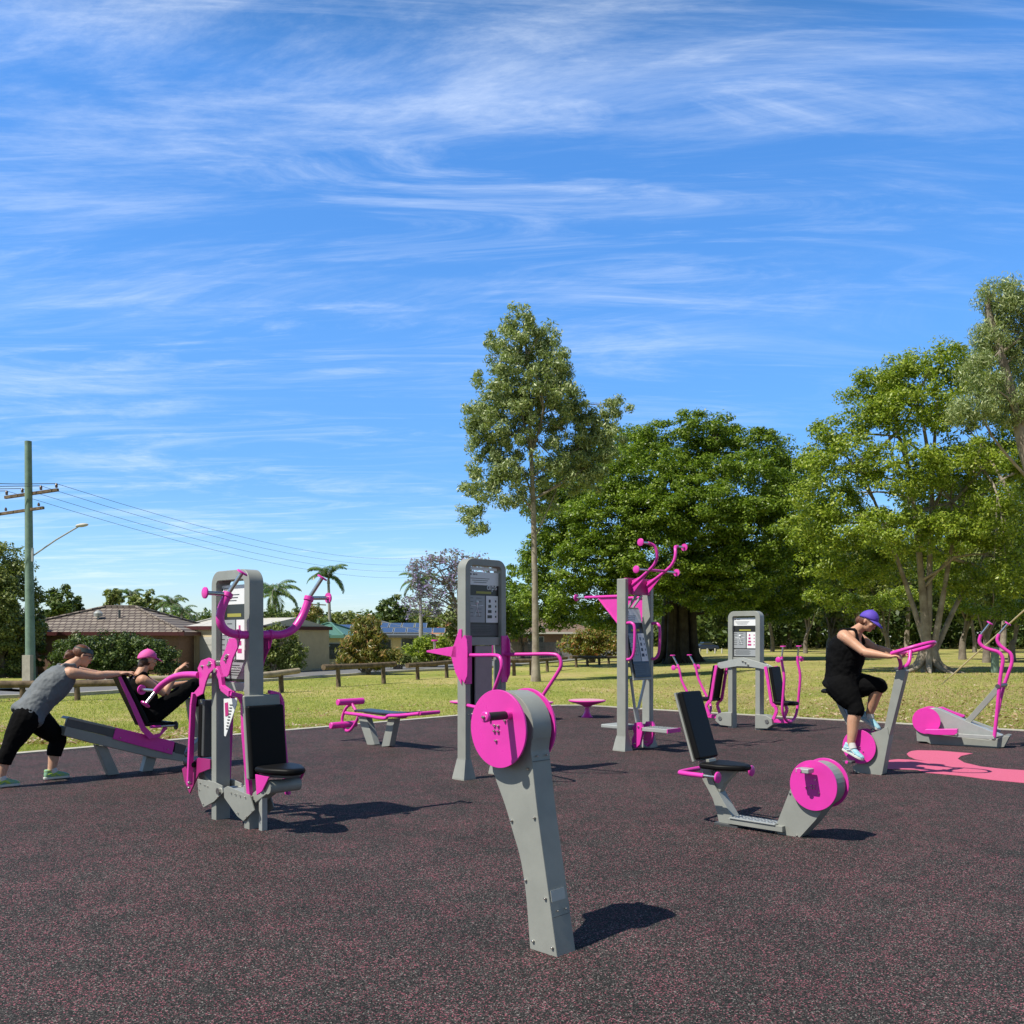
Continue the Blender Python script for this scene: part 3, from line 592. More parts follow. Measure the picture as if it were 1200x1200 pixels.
# garage with cream cladding
hg, P, w = house('garage', 'cream clad garage with white roller door and low metal roof', 200, 312, 52, 2.05, 2.6, 7, CREAM, WHR, FASC, ov=.12, yaw=R(-24), gable=True, wins=((-1.35, .55, -.5, 1.42, 'd'),), cat='garage')
b = MB()
for k in range(22):
    a = -w/2+.62+k*(w-1.24)/21
    if a < -1.5 or a > .7: MB().box(P(a, .11, .65), .03, .03, 2.6).build('cladding_batten', CREAM, hg, smooth=0)
house('house', 'beige house with pale gable roof far beyond the tiled roof', 152, 190, 82, 2.4, 3.2, 8, CREAM, WHR, WHR, yaw=R(4))
house('house', 'pale roofed building beyond the garage', 212, 262, 78, 2.3, 3.1, 8, CREAM, WHR, WHR)
hh, P, w = house('house', 'cream brick house with green metal hip roof beyond the log rail', 334, 404, 66, 1.55, 2.45, 7, CREAM, GRNR, GRNR, yaw=R(-6), wins=((.9, 2.1, -.1, 1.0, 'w'), (-1.4, -.6, .2, 1.0, 'w')))
b = MB(); s0 = [W(346, 748, 60), W(374, 760, 60)]; s0[0] = W(345, 757, 58); s1 = W(376, 763, 56)
r = thing('shed', 'pale green garden shed with sloping top beside the yellow green bush', 'shed', V((s0[0].x, 57, -.5)))
b.prism([V((W(344, 0, 58).x, 58, -.6)), V((W(377, 0, 58).x, 58, -.6)), V((W(377, 0, 58).x, 58, W(0, 759, 58).z)), V((W(354, 0, 58).x, 58, W(0, 752, 58).z)), V((W(344, 0, 58).x, 58, W(0, 755, 58).z))], (0, 2.4, 0)); b.build('wall', GRNW, r, smooth=0)
b = MB(); b.prism([V((W(344, 0, 58).x-.05, 57.9, W(0, 754.6, 58).z+.02)), V((W(354, 0, 58).x, 57.9, W(0, 751.6, 58).z+.02)), V((W(377.5, 0, 58).x, 57.9, W(0, 758.6, 58).z+.02)), V((W(377.5, 0, 58).x, 57.9, W(0, 758, 58).z+.06)), V((W(354, 0, 58).x, 57.9, W(0, 751, 58).z+.08)), V((W(344, 0, 58).x-.05, 57.9, W(0, 754, 58).z+.08))], (0, 2.6, 0)); b.build('roof', GRNR, r, smooth=0)
hs_, P, w = house('house', 'house with blue grey hip roof carrying solar panels', 375, 506, 78, 1.55, 2.75, 9, CREAM, BLUR, DGREY, yaw=R(3), wins=((2.1, 3.9, .3, 1.3, 'w'), (-3.3, -2.0, .3, 1.2, 'w'), (.2, 1.2, .2, 1.2, 'w')))
sl_ = V((0, 4.5, 1.2)).normalized()
def panel(a, t):
    X = V((math.cos(R(3)), math.sin(R(3)), 0)); up = (P(0, 4.5, 2.75)-P(0, 0, 1.55)).normalized(); nr = X.cross(up); c = P(a, 0, 1.55)+up*t+nr*.07
    r_ = MB().box(c, 1.02, 1.6, .04, (X, up, nr)).build('solar_panel', LGREY, hs_, smooth=0); MB().box(c+nr*.025, .94, 1.5, .012, (X, up, nr)).build('solar_cells', SOLAR, r_, smooth=0)
for k in range(4): panel(.3+k*1.1, 3.2)
for k in range(5): panel(.8+k*1.1, 1.5)
for k in range(3): panel(-4.0+k*1.1, 2.6)
house('house', 'house with orange tiled roof behind the bright green bush', 498, 552, 96, 1.7, 2.9, 8, CREAM, ORR, WHR)
house('house', 'brown roofed house beyond the grey paling fence', 588, 704, 98, 1.9, 3.4, 9, BRICK, BRR, WHR, wins=((-2.4, -.8, .2, 1.4, 'w'), (1.8, 3.3, .2, 1.4, 'w')))
house('house', 'low house with dark wall seen below the left edge tree', -190, -62, 44, 1.9, 3.0, 8, GRNW, BLUR, DGREY, wins=((-.6, .8, 0, 1.2, 'w'),))
FEN = mat('weathered_paling', (.27, .26, .25), .9, c2=(.17, .16, .155), vs=5)
r = thing('paling_fence', 'weathered grey paling fence beyond the road behind the slender gum trunk', 'fence', V((1, 84, -.55)))
b = MB(); x = W(584, 0, 84).x
while x < W(704, 0, 84).x: b.box(V((x, 84+random.uniform(0, .02), .24)), .14, .02, 1.5+random.uniform(-.04, .04)); x += .155
b.build('palings', FEN, r, smooth=0); b = MB()
for z in (-.1, .7): b.box(V((W(644, 0, 84).x, 84.06, z)), 9.2, .06, .08)
b.build('fence_rail', FEN, r, smooth=0)
# ---------------- log rails ----------------
def log_rail(label, p0, p1, posts, D0, D1, h=.11, m=WOOD, mx=None, top=.62):
    A = W(*p0, D0); B = W(*p1, D1); root = thing('log_rail', label, 'rail fence', V((A.x, A.y, gz(A.x, A.y))), 'low log rails along the road')
    b = MB(); b.tube([A, A.lerp(B, .5)-Z*.02, B], [h, h*.9], 10); b.build('rail', mx or m, root, smooth=50)
    for px in posts:
        q = PL(A, (B-A).normalized(), px, 760); t = (q.x-A.x)/(B.x-A.x); z = A.z+(B.z-A.z)*t
        b = MB(); g = gz(q.x, q.y); b.tube([V((q.x+.03, q.y, g-.15)), V((q.x, q.y, z-.02))], [.10, .085], 10); b.build('post', m, root, smooth=50)
log_rail('low log rail behind the pushing woman', (-25, 802), (150, 800), (26, 90), 29.5, 30.5, .12)
log_rail('pale split log rail between the pink cap and the pylon', (152, 797), (292, 789), (165, 230), 31.5, 33, .10, mx=WOODL)
log_rail('pale weathered log rail just right of the pylon', (288, 793), (350, 786), (329,), 33, 35, .12, mx=WOODL)
log_rail('log rail standing in front of the variegated bush', (379, 782), (463, 778), (396, 449), 37.5, 41.5, .12)
log_rail('log rail right of the variegated bush', (477, 780), (536, 775), (489, 523), 44, 47.5, .12)
log_rail('log rail just right of the middle kiosk', (590, 774), (626, 774), (602, 622), 48.5, 49.5, .12)
log_rail('log rail behind the slender gum trunk', (624, 774), (664, 771), (641, 656), 52, 58, .11)
log_rail('far log rail in front of the orange leaved bush', (669, 770), (732, 770), (675, 688, 702, 713, 728), 61, 72, .11)
# ---------------- power pole ----------------
GP = mat('green_treated_pole', (.20, .30, .24), .8, c2=(.13, .20, .16), vs=3, bump=.3, bs=20)
bp = G(36, 800); D = bp.y
r = thing('power_pole', 'tall green timber power pole with cross arms and street lamp on the left', 'power pole', bp)
MB().tube([bp-Z*.1, W(34, 650, D), W(33, 517, D)], [.21, .17, .145], 14).build('pole', GP, r)
arms = [(W(6, 583, D+.4), W(68, 574, D-.3), .13), (W(-4, 603, D+.6), W(51, 595, D-.3), .12)]
for p0, p1, s in arms: MB().beam(p0, p1, s, s, Z).build('cross_arm', WOOD, r, bevel=.01)
INS = mat('insulator', (.10, .06, .05), .3)
ends = []
for i, t in enumerate((.03, .33, .68, .97)):
    p = arms[0][0].lerp(arms[0][1], t)+Z*.1; MB().lathe(p, [(.04, 0), (.07, .05), (.04, .08), (.07, .12), (.03, .2)], 10).build('insulator', INS, r); ends.append(p+Z*.18)
for i, t in enumerate((.2, .9)):
    p = arms[1][0].lerp(arms[1][1], t)+Z*.1; MB().lathe(p, [(.04, 0), (.06, .05), (.03, .15)], 10).build('insulator', INS, r)
la = MB(); l0 = W(39, 651, D); l1 = W(92, 617, D); la.tube([l0, l0.lerp(l1, .5)+Z*.05, l1], .035, 8); la.beam(W(38, 642, D-.15), W(38, 658, D-.15), .08, .08, V((1, 0, 0))); lo = la.build('lamp_arm', LGREY, r)
MB().ell(W(96, 615.5, D), .30, .13, .085, ax=(V((.97, 0, .12)), V((0, 1, 0)), V((-.12, 0, .97)))).build('lamp_head', WHR, lo)
MB().box(W(32.5, 788, D-.4), .34, .3, 1.5).build('base_marker', KERB, r, smooth=0)
CAB = mat('cable', (.06, .06, .065), .6)
fa = [W(505, 651+k*4, 118) for k in (0, 2, 4, 6)]
for i, e in enumerate(reversed(ends)):
    q = fa[i]; b = MB(); pts = [e.lerp(q, t/16)-Z*(1.5*4*(t/16)*(1-t/16)) for t in range(17)]; b.tube(pts, .010, 5)
    tag(b.build('power_cable', CAB), ['uppermost power cable running right from the pole', 'second power cable from the top running right', 'third power cable from the top running right', 'lowest power cable running right from the pole'][i], 'cable', 'power cables running right')
    e2 = e+V((-9, -3, .25)); b = MB(); b.tube([e.lerp(e2, t/6)-Z*(.25*4*(t/6)*(1-t/6)) for t in range(7)], .016, 5)
    tag(b.build('power_cable', CAB), 'power cable leaving the pole leftward, %s of four' % ['nearest', 'second', 'third', 'farthest'][i], 'cable', 'power cables running left')
# second pole and guy wire
r = thing('power_pole', 'slim green pole above the green roof', 'power pole', V(((373-600)/F*88, 88, -.6)))
x = (373-600)/F*88; MB().tube([V((x, 88, -.6)), W(373, 706, 88)], [.17, .13], 10).build('pole', GP, r); MB().beam(W(364, 708, 88), W(382, 709, 88), .1, .1, Z).build('cross_arm', WOOD, r)
g = G(1104, 802, 0); wy = W(1215, 702, 24.5)
r = thing('guy_wire', 'taut guy wire with yellowish sleeve rising to the right edge', 'guy wire', g)
MB().tube([g, g.lerp(wy, .1)], .02, 8).build('ground_anchor', STEEL, r); MB().tube([g.lerp(wy, .1), wy, wy+(wy-g)*1.3], .022, 8).build('cable_sleeve', mat('sleeve_cream', (.55, .45, .28), .6), r)
# ---------------- parked car, posts ----------------
def car(label, px, py, D, col, yaw, s=1):
    x = (px-600)/F*D; base = V((x, D, 0)); root = thing('parked_car', label, 'car', base)
    X = V((math.cos(yaw), math.sin(yaw), 0)); Y = V((-X.y, X.x, 0)); P = lambda a, b, z: base+X*a*s+Y*b*s+Z*z*s
    prof = [(-2.1, .35), (-2.15, .7), (-1.95, .95), (-1.0, 1.02), (-.4, 1.02), (1.2, 1.0), (1.9, .95), (2.1, .7), (2.05, .35)]
    b = MB(); b.prism([P(a, -.85, z) for a, z in prof], Y*1.7*s); body = b.build('body', mat('car_paint', col, .25, coat=.6), root, bevel=.06)
    b = MB(); cp = [(-1.15, 1.0), (-.45, 1.45), (.7, 1.47), (1.6, .98)]; b.prism([P(a, -.72, z) for a, z in cp], Y*1.44*s); b.build('cabin', GLASS, root, bevel=.05)
    b = MB(); b.prism([P(-.5, -.74, 1.42), P(.75, -.74, 1.44), P(.7, -.7, 1.5), P(-.42, -.7, 1.49)], Y*1.48*s); b.build('roof', body.data.materials[0], root, bevel=.02)
    for a in (-1.3, 1.35):
        for q in (-.8, .8):
            w_ = MB().disc(P(a, q, .32), Y, .32*s, .2*s, 20).build('wheel', BLACK, root); MB().disc(P(a, q*1.03, .32), Y, .18*s, .2*s, 14).build('rim', STEEL, w_)
    for q in (-.62, .62): MB().box(P(-2.1, q, .72), .1, .3, .14, (X, Y, Z)).build('headlight', WHITE, root, bevel=.02)
car('small dark blue hatchback parked far off between fig trunk and far kiosk', 826, 760, 92, (.02, .035, .09), R(12), .62)
for i, px in enumerate((812, 820, 829, 838, 846, 856)):
    x = (px-600)/F*84; MB_ = MB(); MB_.tube([V((x, 84, -.1)), V((x, 84, .42))], .07, 8)
    tag(MB_.build('bollard', WHR), 'short pale bollard in front of the dark blue car, number %s from the left' % ['one', 'two', 'three', 'four', 'five', 'six'][i], 'bollard', 'short bollards before the car')
x = (1166-600)/F*40; tag(MB().tube([V((x, 40, -.1)), V((x, 40, 1.05))], .16, 12).build('bollard', GP), 'thick mossy green timber post behind the cross trainer handles', 'post')
# ---------------- gym equipment ----------------
def P2(A, d, pts): return [PL(A, d, x, y) for x, y in pts]
def zoomp(ox, oy, s): return lambda *q: [(ox+x/s, oy+y/s) for x, y in q]
def bolts(root_or_part, pts, n, r=.009, name='bolt'):
    for p in pts: MB().ell(V(p)+V(n)*.003, r, r, r*.8, n=8, m=5).build(name, STEEL, root_or_part)
def plate(A, d, pts, th, off=0, nrm=None):
    """outline traced on the upright plane through A along d, th thick away from the viewer"""
    nrm = nrm or V((-d.y, d.x, 0)); q = P2(A+nrm*off, d, pts); return MB().prism(q, nrm*th)
def cap_disc(p, n, r=.045, name='end_cap', parent=None, m=None):
    b = MB(); n = V(n).normalized(); b.tube([V(p)-n*.006, V(p)+n*.006, V(p)+n*.010], [r, r, r*.86], 24); return b.build(name, m or PINK, parent)
# ===== 1 hand bike (foreground) =====
A = V((.218, 4.526, 0)); NB = E1
def hand_bike():
    root = thing('hand_bike', 'grey leaning hand crank post with large magenta wheel discs, nearest the camera', 'exercise machine', A+E1*.07-E2*.08)
    z = zoomp(490, 780, 3.4297)
    front = z((560, 1172), (525, 930), (480, 600), (457, 390), (450, 330)); rear = z((452, 1135), (438, 960), (425, 850), (407, 755), (385, 680), (350, 560), (302, 430))
    fr = P2(A, E2, front); re = P2(A, E2, rear); fr[0].z = re[0].z = -.02
    cc = PL(A-E1*.055, E2, 584, 854)+E1*.055   # drum centre on the near side plate
    Rd = .195
    T = .137
    q = (fr[-1]-cc); a0_ = math.atan2(q.z, q.dot(E2)); q = re[-1]-cc; a1_ = math.atan2(q.z, q.dot(E2))
    if a1_ < a0_: a1_ += 2*math.pi
    arc = [cc+E2*(.185*math.cos(a0_+(a1_-a0_)*i/20))+Z*(.185*math.sin(a0_+(a1_-a0_)*i/20)) for i in range(21)]
    outline = sm(fr, 4)[:-1]+arc[1:-1]+sm(re, 4)[::-1]
    for off, nm in ((0, 0), (T-.006, 1)): MB().prism([p+E1*off for p in outline], E1*.006).build('side_plate', GREY, root, bevel=.0015, smooth=30)
    n = len(outline); b = MB(); ins = [p+E1*.008 for p in outline]; ctr = sum(ins, V((0, 0, 0)))/n
    sh = [p+(cc-p).normalized()*.0 for p in ins]
    def strip(idx, name, extra, m=GREY):
        pts = [outline[i] for i in idx]; b = MB(); k = len(pts); out = []
        for i, p in enumerate(pts):
            t = (pts[min(i+1, k-1)]-pts[max(i-1, 0)]).normalized(); nn = E1.cross(t); nn = nn if nn.dot(p-(cc-Z*.0)) > 0 or True else -nn
            out.append(nn)
        sgn = 1 if out[0].dot(E2) > 0 else -1
        lo = [p+out[i]*sgn*extra+E1*.002 for i, p in enumerate(pts)]; hi = [p+E1*(T-.004) for p in lo]
        li = [p-out[i]*sgn*.004 for i, p in enumerate(lo)]; hii = [p-out[i]*sgn*.004 for i, p in enumerate(hi)]
        fs = []
        for i in range(k-1): fs += [[i, i+1, k+i+1, k+i], [2*k+i+1, 2*k+i, 3*k+i, 3*k+i+1], [i+1, i, 2*k+i, 2*k+i+1], [k+i, k+i+1, 3*k+i+1, 3*k+i]]
        fs += [[0, k, 3*k, 2*k], [k-1, 2*k-1+k, 4*k-1, 2*k-1][:0] or [k-1, 3*k-1, 4*k-1, 2*k-1]]
        b.add(lo+hi+li+hii, fs); return b.build(name, m, root, smooth=30)
    nf = len(sm(fr, 4))-1
    strip(list(range(0, nf+1)), 'front_cover', .001)
    strip(list(range(nf, nf+20)), 'drum_cover', .004, GREY)
    strip(list(range(nf+20, n)), 'rear_cover', .001)
    # cover joint and maker plate on the narrow face
    q = PL(A+E2*.0, E1, 662, 1050)
    def onface(px, py, off=.004):
        # point on the narrow front face
        for i in range(nf):
            a, c = outline[i], outline[i+1]
            if a.z <= 1.55 and min(a.z, c.z) <= (z0 := CH-(py-HZ)*a.y/F) <= max(a.z, c.z)+.02: return a.lerp(c, (z0-a.z)/(c.z-a.z))
        return outline[0]
    fz = lambda py: onface(0, py)
    f1 = fz(1052); f2 = fz(1062); tt = (f1-f2).normalized(); nn = E1.cross(tt); nn = nn if nn.dot(E2) > 0 else -nn
    MB().box(f1+E1*.062+nn*.0045, .10, .003, .055, (E1, nn, tt)).build('maker_plate', LGREY, root)
    MB().box(f1+E1*.068+nn*.0045-tt*.10, .115, .004, .002, (E1, nn, tt)).build('cover_joint', DGREY, root)
    g1 = fz(893); MB().box(g1+E1*.068+nn*.0045, .125, .004, .003, (E1, nn, tt)).build('cover_joint', DGREY, root)
    bolts(root, [f1+E1*(.045+.06*i)+nn*.005-tt*.075 for i in (0, 1)], nn, .006); bolts(root, [g1+E1*(.035+.07*i)+nn*.005+tt*.025 for i in (0, 1)], nn, .006)
    bp_ = [PL(A-E1*.001, E2, 490+x/3.43, 780+y/3.43) for x, y in ((463, 1107), (540, 1134), (512, 936), (433, 862), (377, 623), (468, 611), (442, 415))]
    bolts(root, bp_, -E1, .009)
    for s, off in ((-1, -.055), (1, T+.022)):
        c = cc+E1*off; d = MB(); d.tube([c-E1*.006, c+E1*.006], .197, 64); dk = d.build('wheel_disc', PINK, root, bevel=.002)
        MB().disc(c-E1*s*.03, E1, .15, .05, 40).build('bearing_plate', DGREY, root)
        e = -E1 if s < 0 else E1; sd = E2*(1 if s < 0 else -1); up = 1 if s < 0 else -1
        ax = c+sd*.085+Z*.075*up+e*.006
        arm = MB(); arm.tube([ax, ax+e*.03], .022, 20); arm.build('crank_boss', PINK, dk)
        MB().tube([ax+e*.03, ax+e*.036, ax+e*.152, ax+e*.158], [.0185, .021, .021, .0185], 24).build('hand_grip', RUBG, root)
        MB().tube([ax+e*.158, ax+e*.172, ax+e*.176], [.027, .027, .022], 20).build('grip_cap', PINK, root, bevel=.001)
        bolts(root, [ax+e*.178], e, .010)
        o = [(0.0, .0), (.028, .0), (0, .028), (.028, .028)]; bolts(dk, [c+e*.008+sd*(-.02+x)+Z*(-.012+y) for x, y in o]+[c+e*.008+sd*x+Z*y for x, y in ((-.05, .04), (.055, .045), (-.008, -.06))], e, .0085)
hand_bike()
# ===== kiosk frame =====
def rounded_outline(w, h, r, wt, n=8):
    """inverted U outline in (a,z): legs wt wide"""
    o = [(-w/2, -.03)]+[(-w/2+r-r*math.cos(i/n*math.pi/2), h-r+r*math.sin(i/n*math.pi/2)) for i in range(n+1)]+[(w/2-r+r*math.sin(i/n*math.pi/2), h-r+r*math.cos(i/n*math.pi/2)) for i in range(n+1)]+[(w/2, -.03)]
    r2 = max(r-wt, .02); w2 = w-2*wt; h2 = h-wt
    i_ = [(w2/2, -.03)]+[(w2/2-r2+r2*math.cos(i/n*math.pi/2), h2-r2+r2*math.sin(i/n*math.pi/2)) for i in range(n+1)]+[(-w2/2+r2-r2*math.sin(i/n*math.pi/2), h2-r2+r2*math.cos(i/n*math.pi/2)) for i in range(n+1)]+[(-w2/2, -.03)]
    return o, i_
def frame(root, O, wd, nf_, w, h, dep, wt, r, m=GREY):
    """O ground centre of the front face, wd width direction, nf_ outward front normal"""
    o, i_ = rounded_outline(w, h, r, wt); Pt = lambda a, z, b=0: O+wd*a+Z*z-nf_*b
    k = len(o); b = MB(); vs = [Pt(*q) for q in o]+[Pt(*q) for q in i_[::-1]]; vs += [p-nf_*dep for p in vs]; m2 = 2*k; fs = []
    for i in range(k-1): fs += [[i, i+1, k+i+1, k+i], [m2+i+1, m2+i, m2+k+i, m2+k+i+1], [i+1, i, m2+i, m2+i+1], [k+i, k+i+1, m2+k+i+1, m2+k+i]]
    fs += [[0, k, m2+k, m2], [k-1, m2+k-1, m2+2*k-1, 2*k-1]]
    b.add(vs, fs); b.build('frame', m, root, bevel=.006, smooth=30); return Pt
def foot(root, c, wd, nf_, w, dep, fl=.07, h=.16, m=GREY):
    b = MB(); vs = [c+wd*a*(w/2+e)+nf_*b_*(dep/2+e*.6)+Z*z for z, e in ((0, fl), (.012, fl), (h, .004)) for a, b_ in ((-1, -1), (1, -1), (1, 1), (-1, 1))]
    fs = [[0, 1, 2, 3], [11, 10, 9, 8]]
    for i in (0, 4):
        for j in range(4): fs.append([i+j, i+(j+1) % 4, i+4+(j+1) % 4, i+4+j])
    b.add(vs, fs); b.build('foot', m, root, bevel=.002, smooth=0)
def sign(root, c, wd, up, nf_, w, h, dark=False):
    """instruction board: c centre, front normal nf_"""
    ax = (wd, nf_, up); q = lambda x, y, o=0: c+wd*(x*w)+up*(y*h)+nf_*o
    s = MB().box(c, w, .014, h, ax).build('sign_board', SIGNB, root, smooth=0)
    def pl(x0, x1, y0, y1, m, nm, o=.0085, t=.002): MB().box(q((x0+x1)/2, (y0+y1)/2, o), (x1-x0)*w, t, (y1-y0)*h, ax).build(nm, m, s, smooth=0)
    pl(-.5, .5, .30, .5, WHITE, 'header_panel'); pl(-.48, .04, -.27, .14, SIGNG, 'diagram_panel'); pl(.08, .48, -.27, .14, WHITE, 'exercise_panel'); pl(-.48, .48, -.47, -.30, SIGNG if not dark else DGREY, 'footer_panel')
    b = MB()
    for i, (x, ww) in enumerate(((-.42, .05), (-.34, .03), (-.29, .04), (-.23, .03))): b.box(q(x, .46, .0105), ww*w*.8, .002, .025*h, ax)
    for k in range(3): b.box(q(-.12, .40-.03*k, .0105), w*(.62-.1*k), .002, .008*h, ax)
    for k in range(6):
        for j in range(2): b.box(q(-.43+.27*j, .10-.055*k, .0105), w*.17, .002, .007*h, ax)
    for k in range(5): b.box(q(-.1, -.33-.025*k, .0105), w*(.6+.1*(k % 2)), .002, .006*h, ax)
    b.build('small_print', SIGNB, s, smooth=0)
    b = MB()
    for k, y in enumerate((.06, -.02, -.10, -.18)):
        b.box(q(.20, y, .0105), w*(.06+.03*k), .002, .045*h, ax); b.box(q(.40, y, .0105), w*.04, .002, .03*h, ax)
    b.build('exercise_pictures', SIGNR if not dark else SIGNB, s, smooth=0)
    pl(-.25, .25, .17, .205, YEL, 'title_bar')
    b = MB(); cx = q(-.22, -.07, .011); b.tube([cx+up*.085*h*1, cx+up*.03*h], .006, 6); b.ell(cx+up*.11*h, .02, .02, .02, n=8, m=6)
    b.tube([cx-wd*.2*w+up*.06*h, cx+up*.05*h, cx+wd*.2*w+up*.06*h], .004, 6); b.tube([cx-wd*.08*w-up*.10*h, cx+up*.03*h, cx+wd*.08*w-up*.10*h], .004, 6); b.build('figure_drawing', WHITE, s)
    if root.name != 'dip_station': return s
    tx = bpy.data.curves.new('title', 'FONT'); tx.body = 'dips'; tx.size = .09*w/.42; tx.extrude = .001
    to = bpy.data.objects.new('t', tx); scene.collection.objects.link(to); dg = bpy.context.evaluated_depsgraph_get(); me = bpy.data.meshes.new_from_object(to.evaluated_get(dg)); bpy.data.objects.remove(to)
    M = Matrix((wd, up, nf_)).transposed(); org = root.location
    for v in me.vertices: v.co = M@v.co+q(.1, .235, .0095)-org
    me.materials.clear(); me.materials.append(WHITE); o = bpy.data.objects.new('title_lettering', me); scene.collection.objects.link(o); o.parent = s
    return s
# ===== 2 middle kiosk with dip bars =====
def dip_station():
    nf_ = E2; wd = E1; w = .62; O = G(545.5, 914, 0); O = O+wd*w/2
    root = thing('dip_station', 'tall grey frame with instruction board and looping magenta dip bars, in the middle', 'exercise machine', O)
    Pt = frame(root, O, wd, nf_, w, 2.39, .13, .075, .12)
    for s in (-1, 1): foot(root, Pt(s*(w/2-.037), 0, .065), wd, nf_, .075, .13, .05, .22)
    sign(root, Pt(0, 1.89, .05), wd, Z, nf_, w-.16, .72, dark=True)
    MB().box(Pt(0, 1.49, .065), w-.15, .09, .09, (wd, nf_, Z)).build('cross_bar', GREY, root, bevel=.004)
    MB().box(Pt(0, 2.285, .05), w-.22, .02, .03, (wd, nf_, Z)).build('light_strip', WHITE, root)
    MB().box(Pt(0, .74, .065), w-.15, .08, .06, (wd, nf_, Z)).build('cross_bar', GREY, root, bevel=.004)
    MB().box(Pt(0, 1.11, .045), .25, .02, .66, (wd, nf_, Z)).build('back_board', mat('mauve_grey_board', (.36, .29, .30), .5, var=.1), root, bevel=.004)
    MB().box(Pt(0, 1.11, .11), .27, .06, .66, (wd, nf_, Z)).build('back_pad', BLACK, root, bevel=.015)
    # dip bars: both run forward of the frame
    for s, pts in ((-1, ((548, 768.5), (575, 768.5), (583, 768.5), (588, 774), (586, 789), (581, 800), (575, 812))), (1, ((594, 768), (630, 768), (650, 767), (659, 772), (657, 783), (645, 800), (631, 814)))):
        c = Pt(s*(w/2-.037), 0, 0); base = c+nf_*.0; zz0 = CH-(768-HZ)*c.y/F
        q = [V((c.x, c.y, zz0))]; d = nf_
        path = [c+d*a+Z*z_ for a, z_ in ((-.02, 1.34), (.28, 1.345), (.56, 1.35), (.66, 1.33), (.695, 1.25), (.66, 1.16), (.50, .93), (.42, .82), (.36, .79), (.2, .79), (-.02, .80))]; path = [p+wd*s*max(0, (p-c).dot(d))*.26 for p in path]
        MB().tube(sm(path, 6), .0195, 16).build('dip_bar', PINK, root)
        b = MB(); b.prism([c+wd*(s*.045)+d*a+Z*h for a, h in ((-.06, 1.10), (.0, 1.04), (.045, 1.12), (.05, 1.2), (.05, 1.42), (.04, 1.5), (0, 1.56), (-.06, 1.50))], wd*s*.012)
        b.build('side_bracket', PINK, root, bevel=.002, smooth=0)
        b = MB(); b.box(c+d*.008+Z*1.29, .09, .012, .52, (wd, nf_, Z)); b.build('front_bracket', PINK, root, bevel=.002)
    # tapered magenta elbow rests projecting from the back
    for s in (-1, 1):
        c = Pt(s*(w/2-.037), 0, .13); d = -nf_
        side = c+wd*s*.05; b = MB()
        b.prism([side+Z*1.31+d*0, side+d*.50+Z*1.365, side+d*.50+Z*1.385, side+Z*1.44], wd*s*-.10); b.build('elbow_rest', PINK, root, bevel=.004, smooth=0)
        b = MB(); b.prism([side-d*.08+Z*1.02, side+d*.02+Z*1.15, side+d*.09+Z*1.33, side+d*.05+Z*1.44, side-d*.04+Z*1.62, side-d*.08+Z*1.62], wd*s*-.012); b.build('gusset', PINK, root, bevel=.002, smooth=0)
        p = side-wd*s*.05+d*.42+Z*1.385; MB().tube([p, p+Z*.10], .014, 12).build('hand_grip', STEEL, root); cap_disc(p+Z*.11, Z, .035, parent=root)
    bolts(root, [Pt(-w/2+.037, z_, -.003) for z_ in (.80, .70)], nf_, .008)
dip_station()
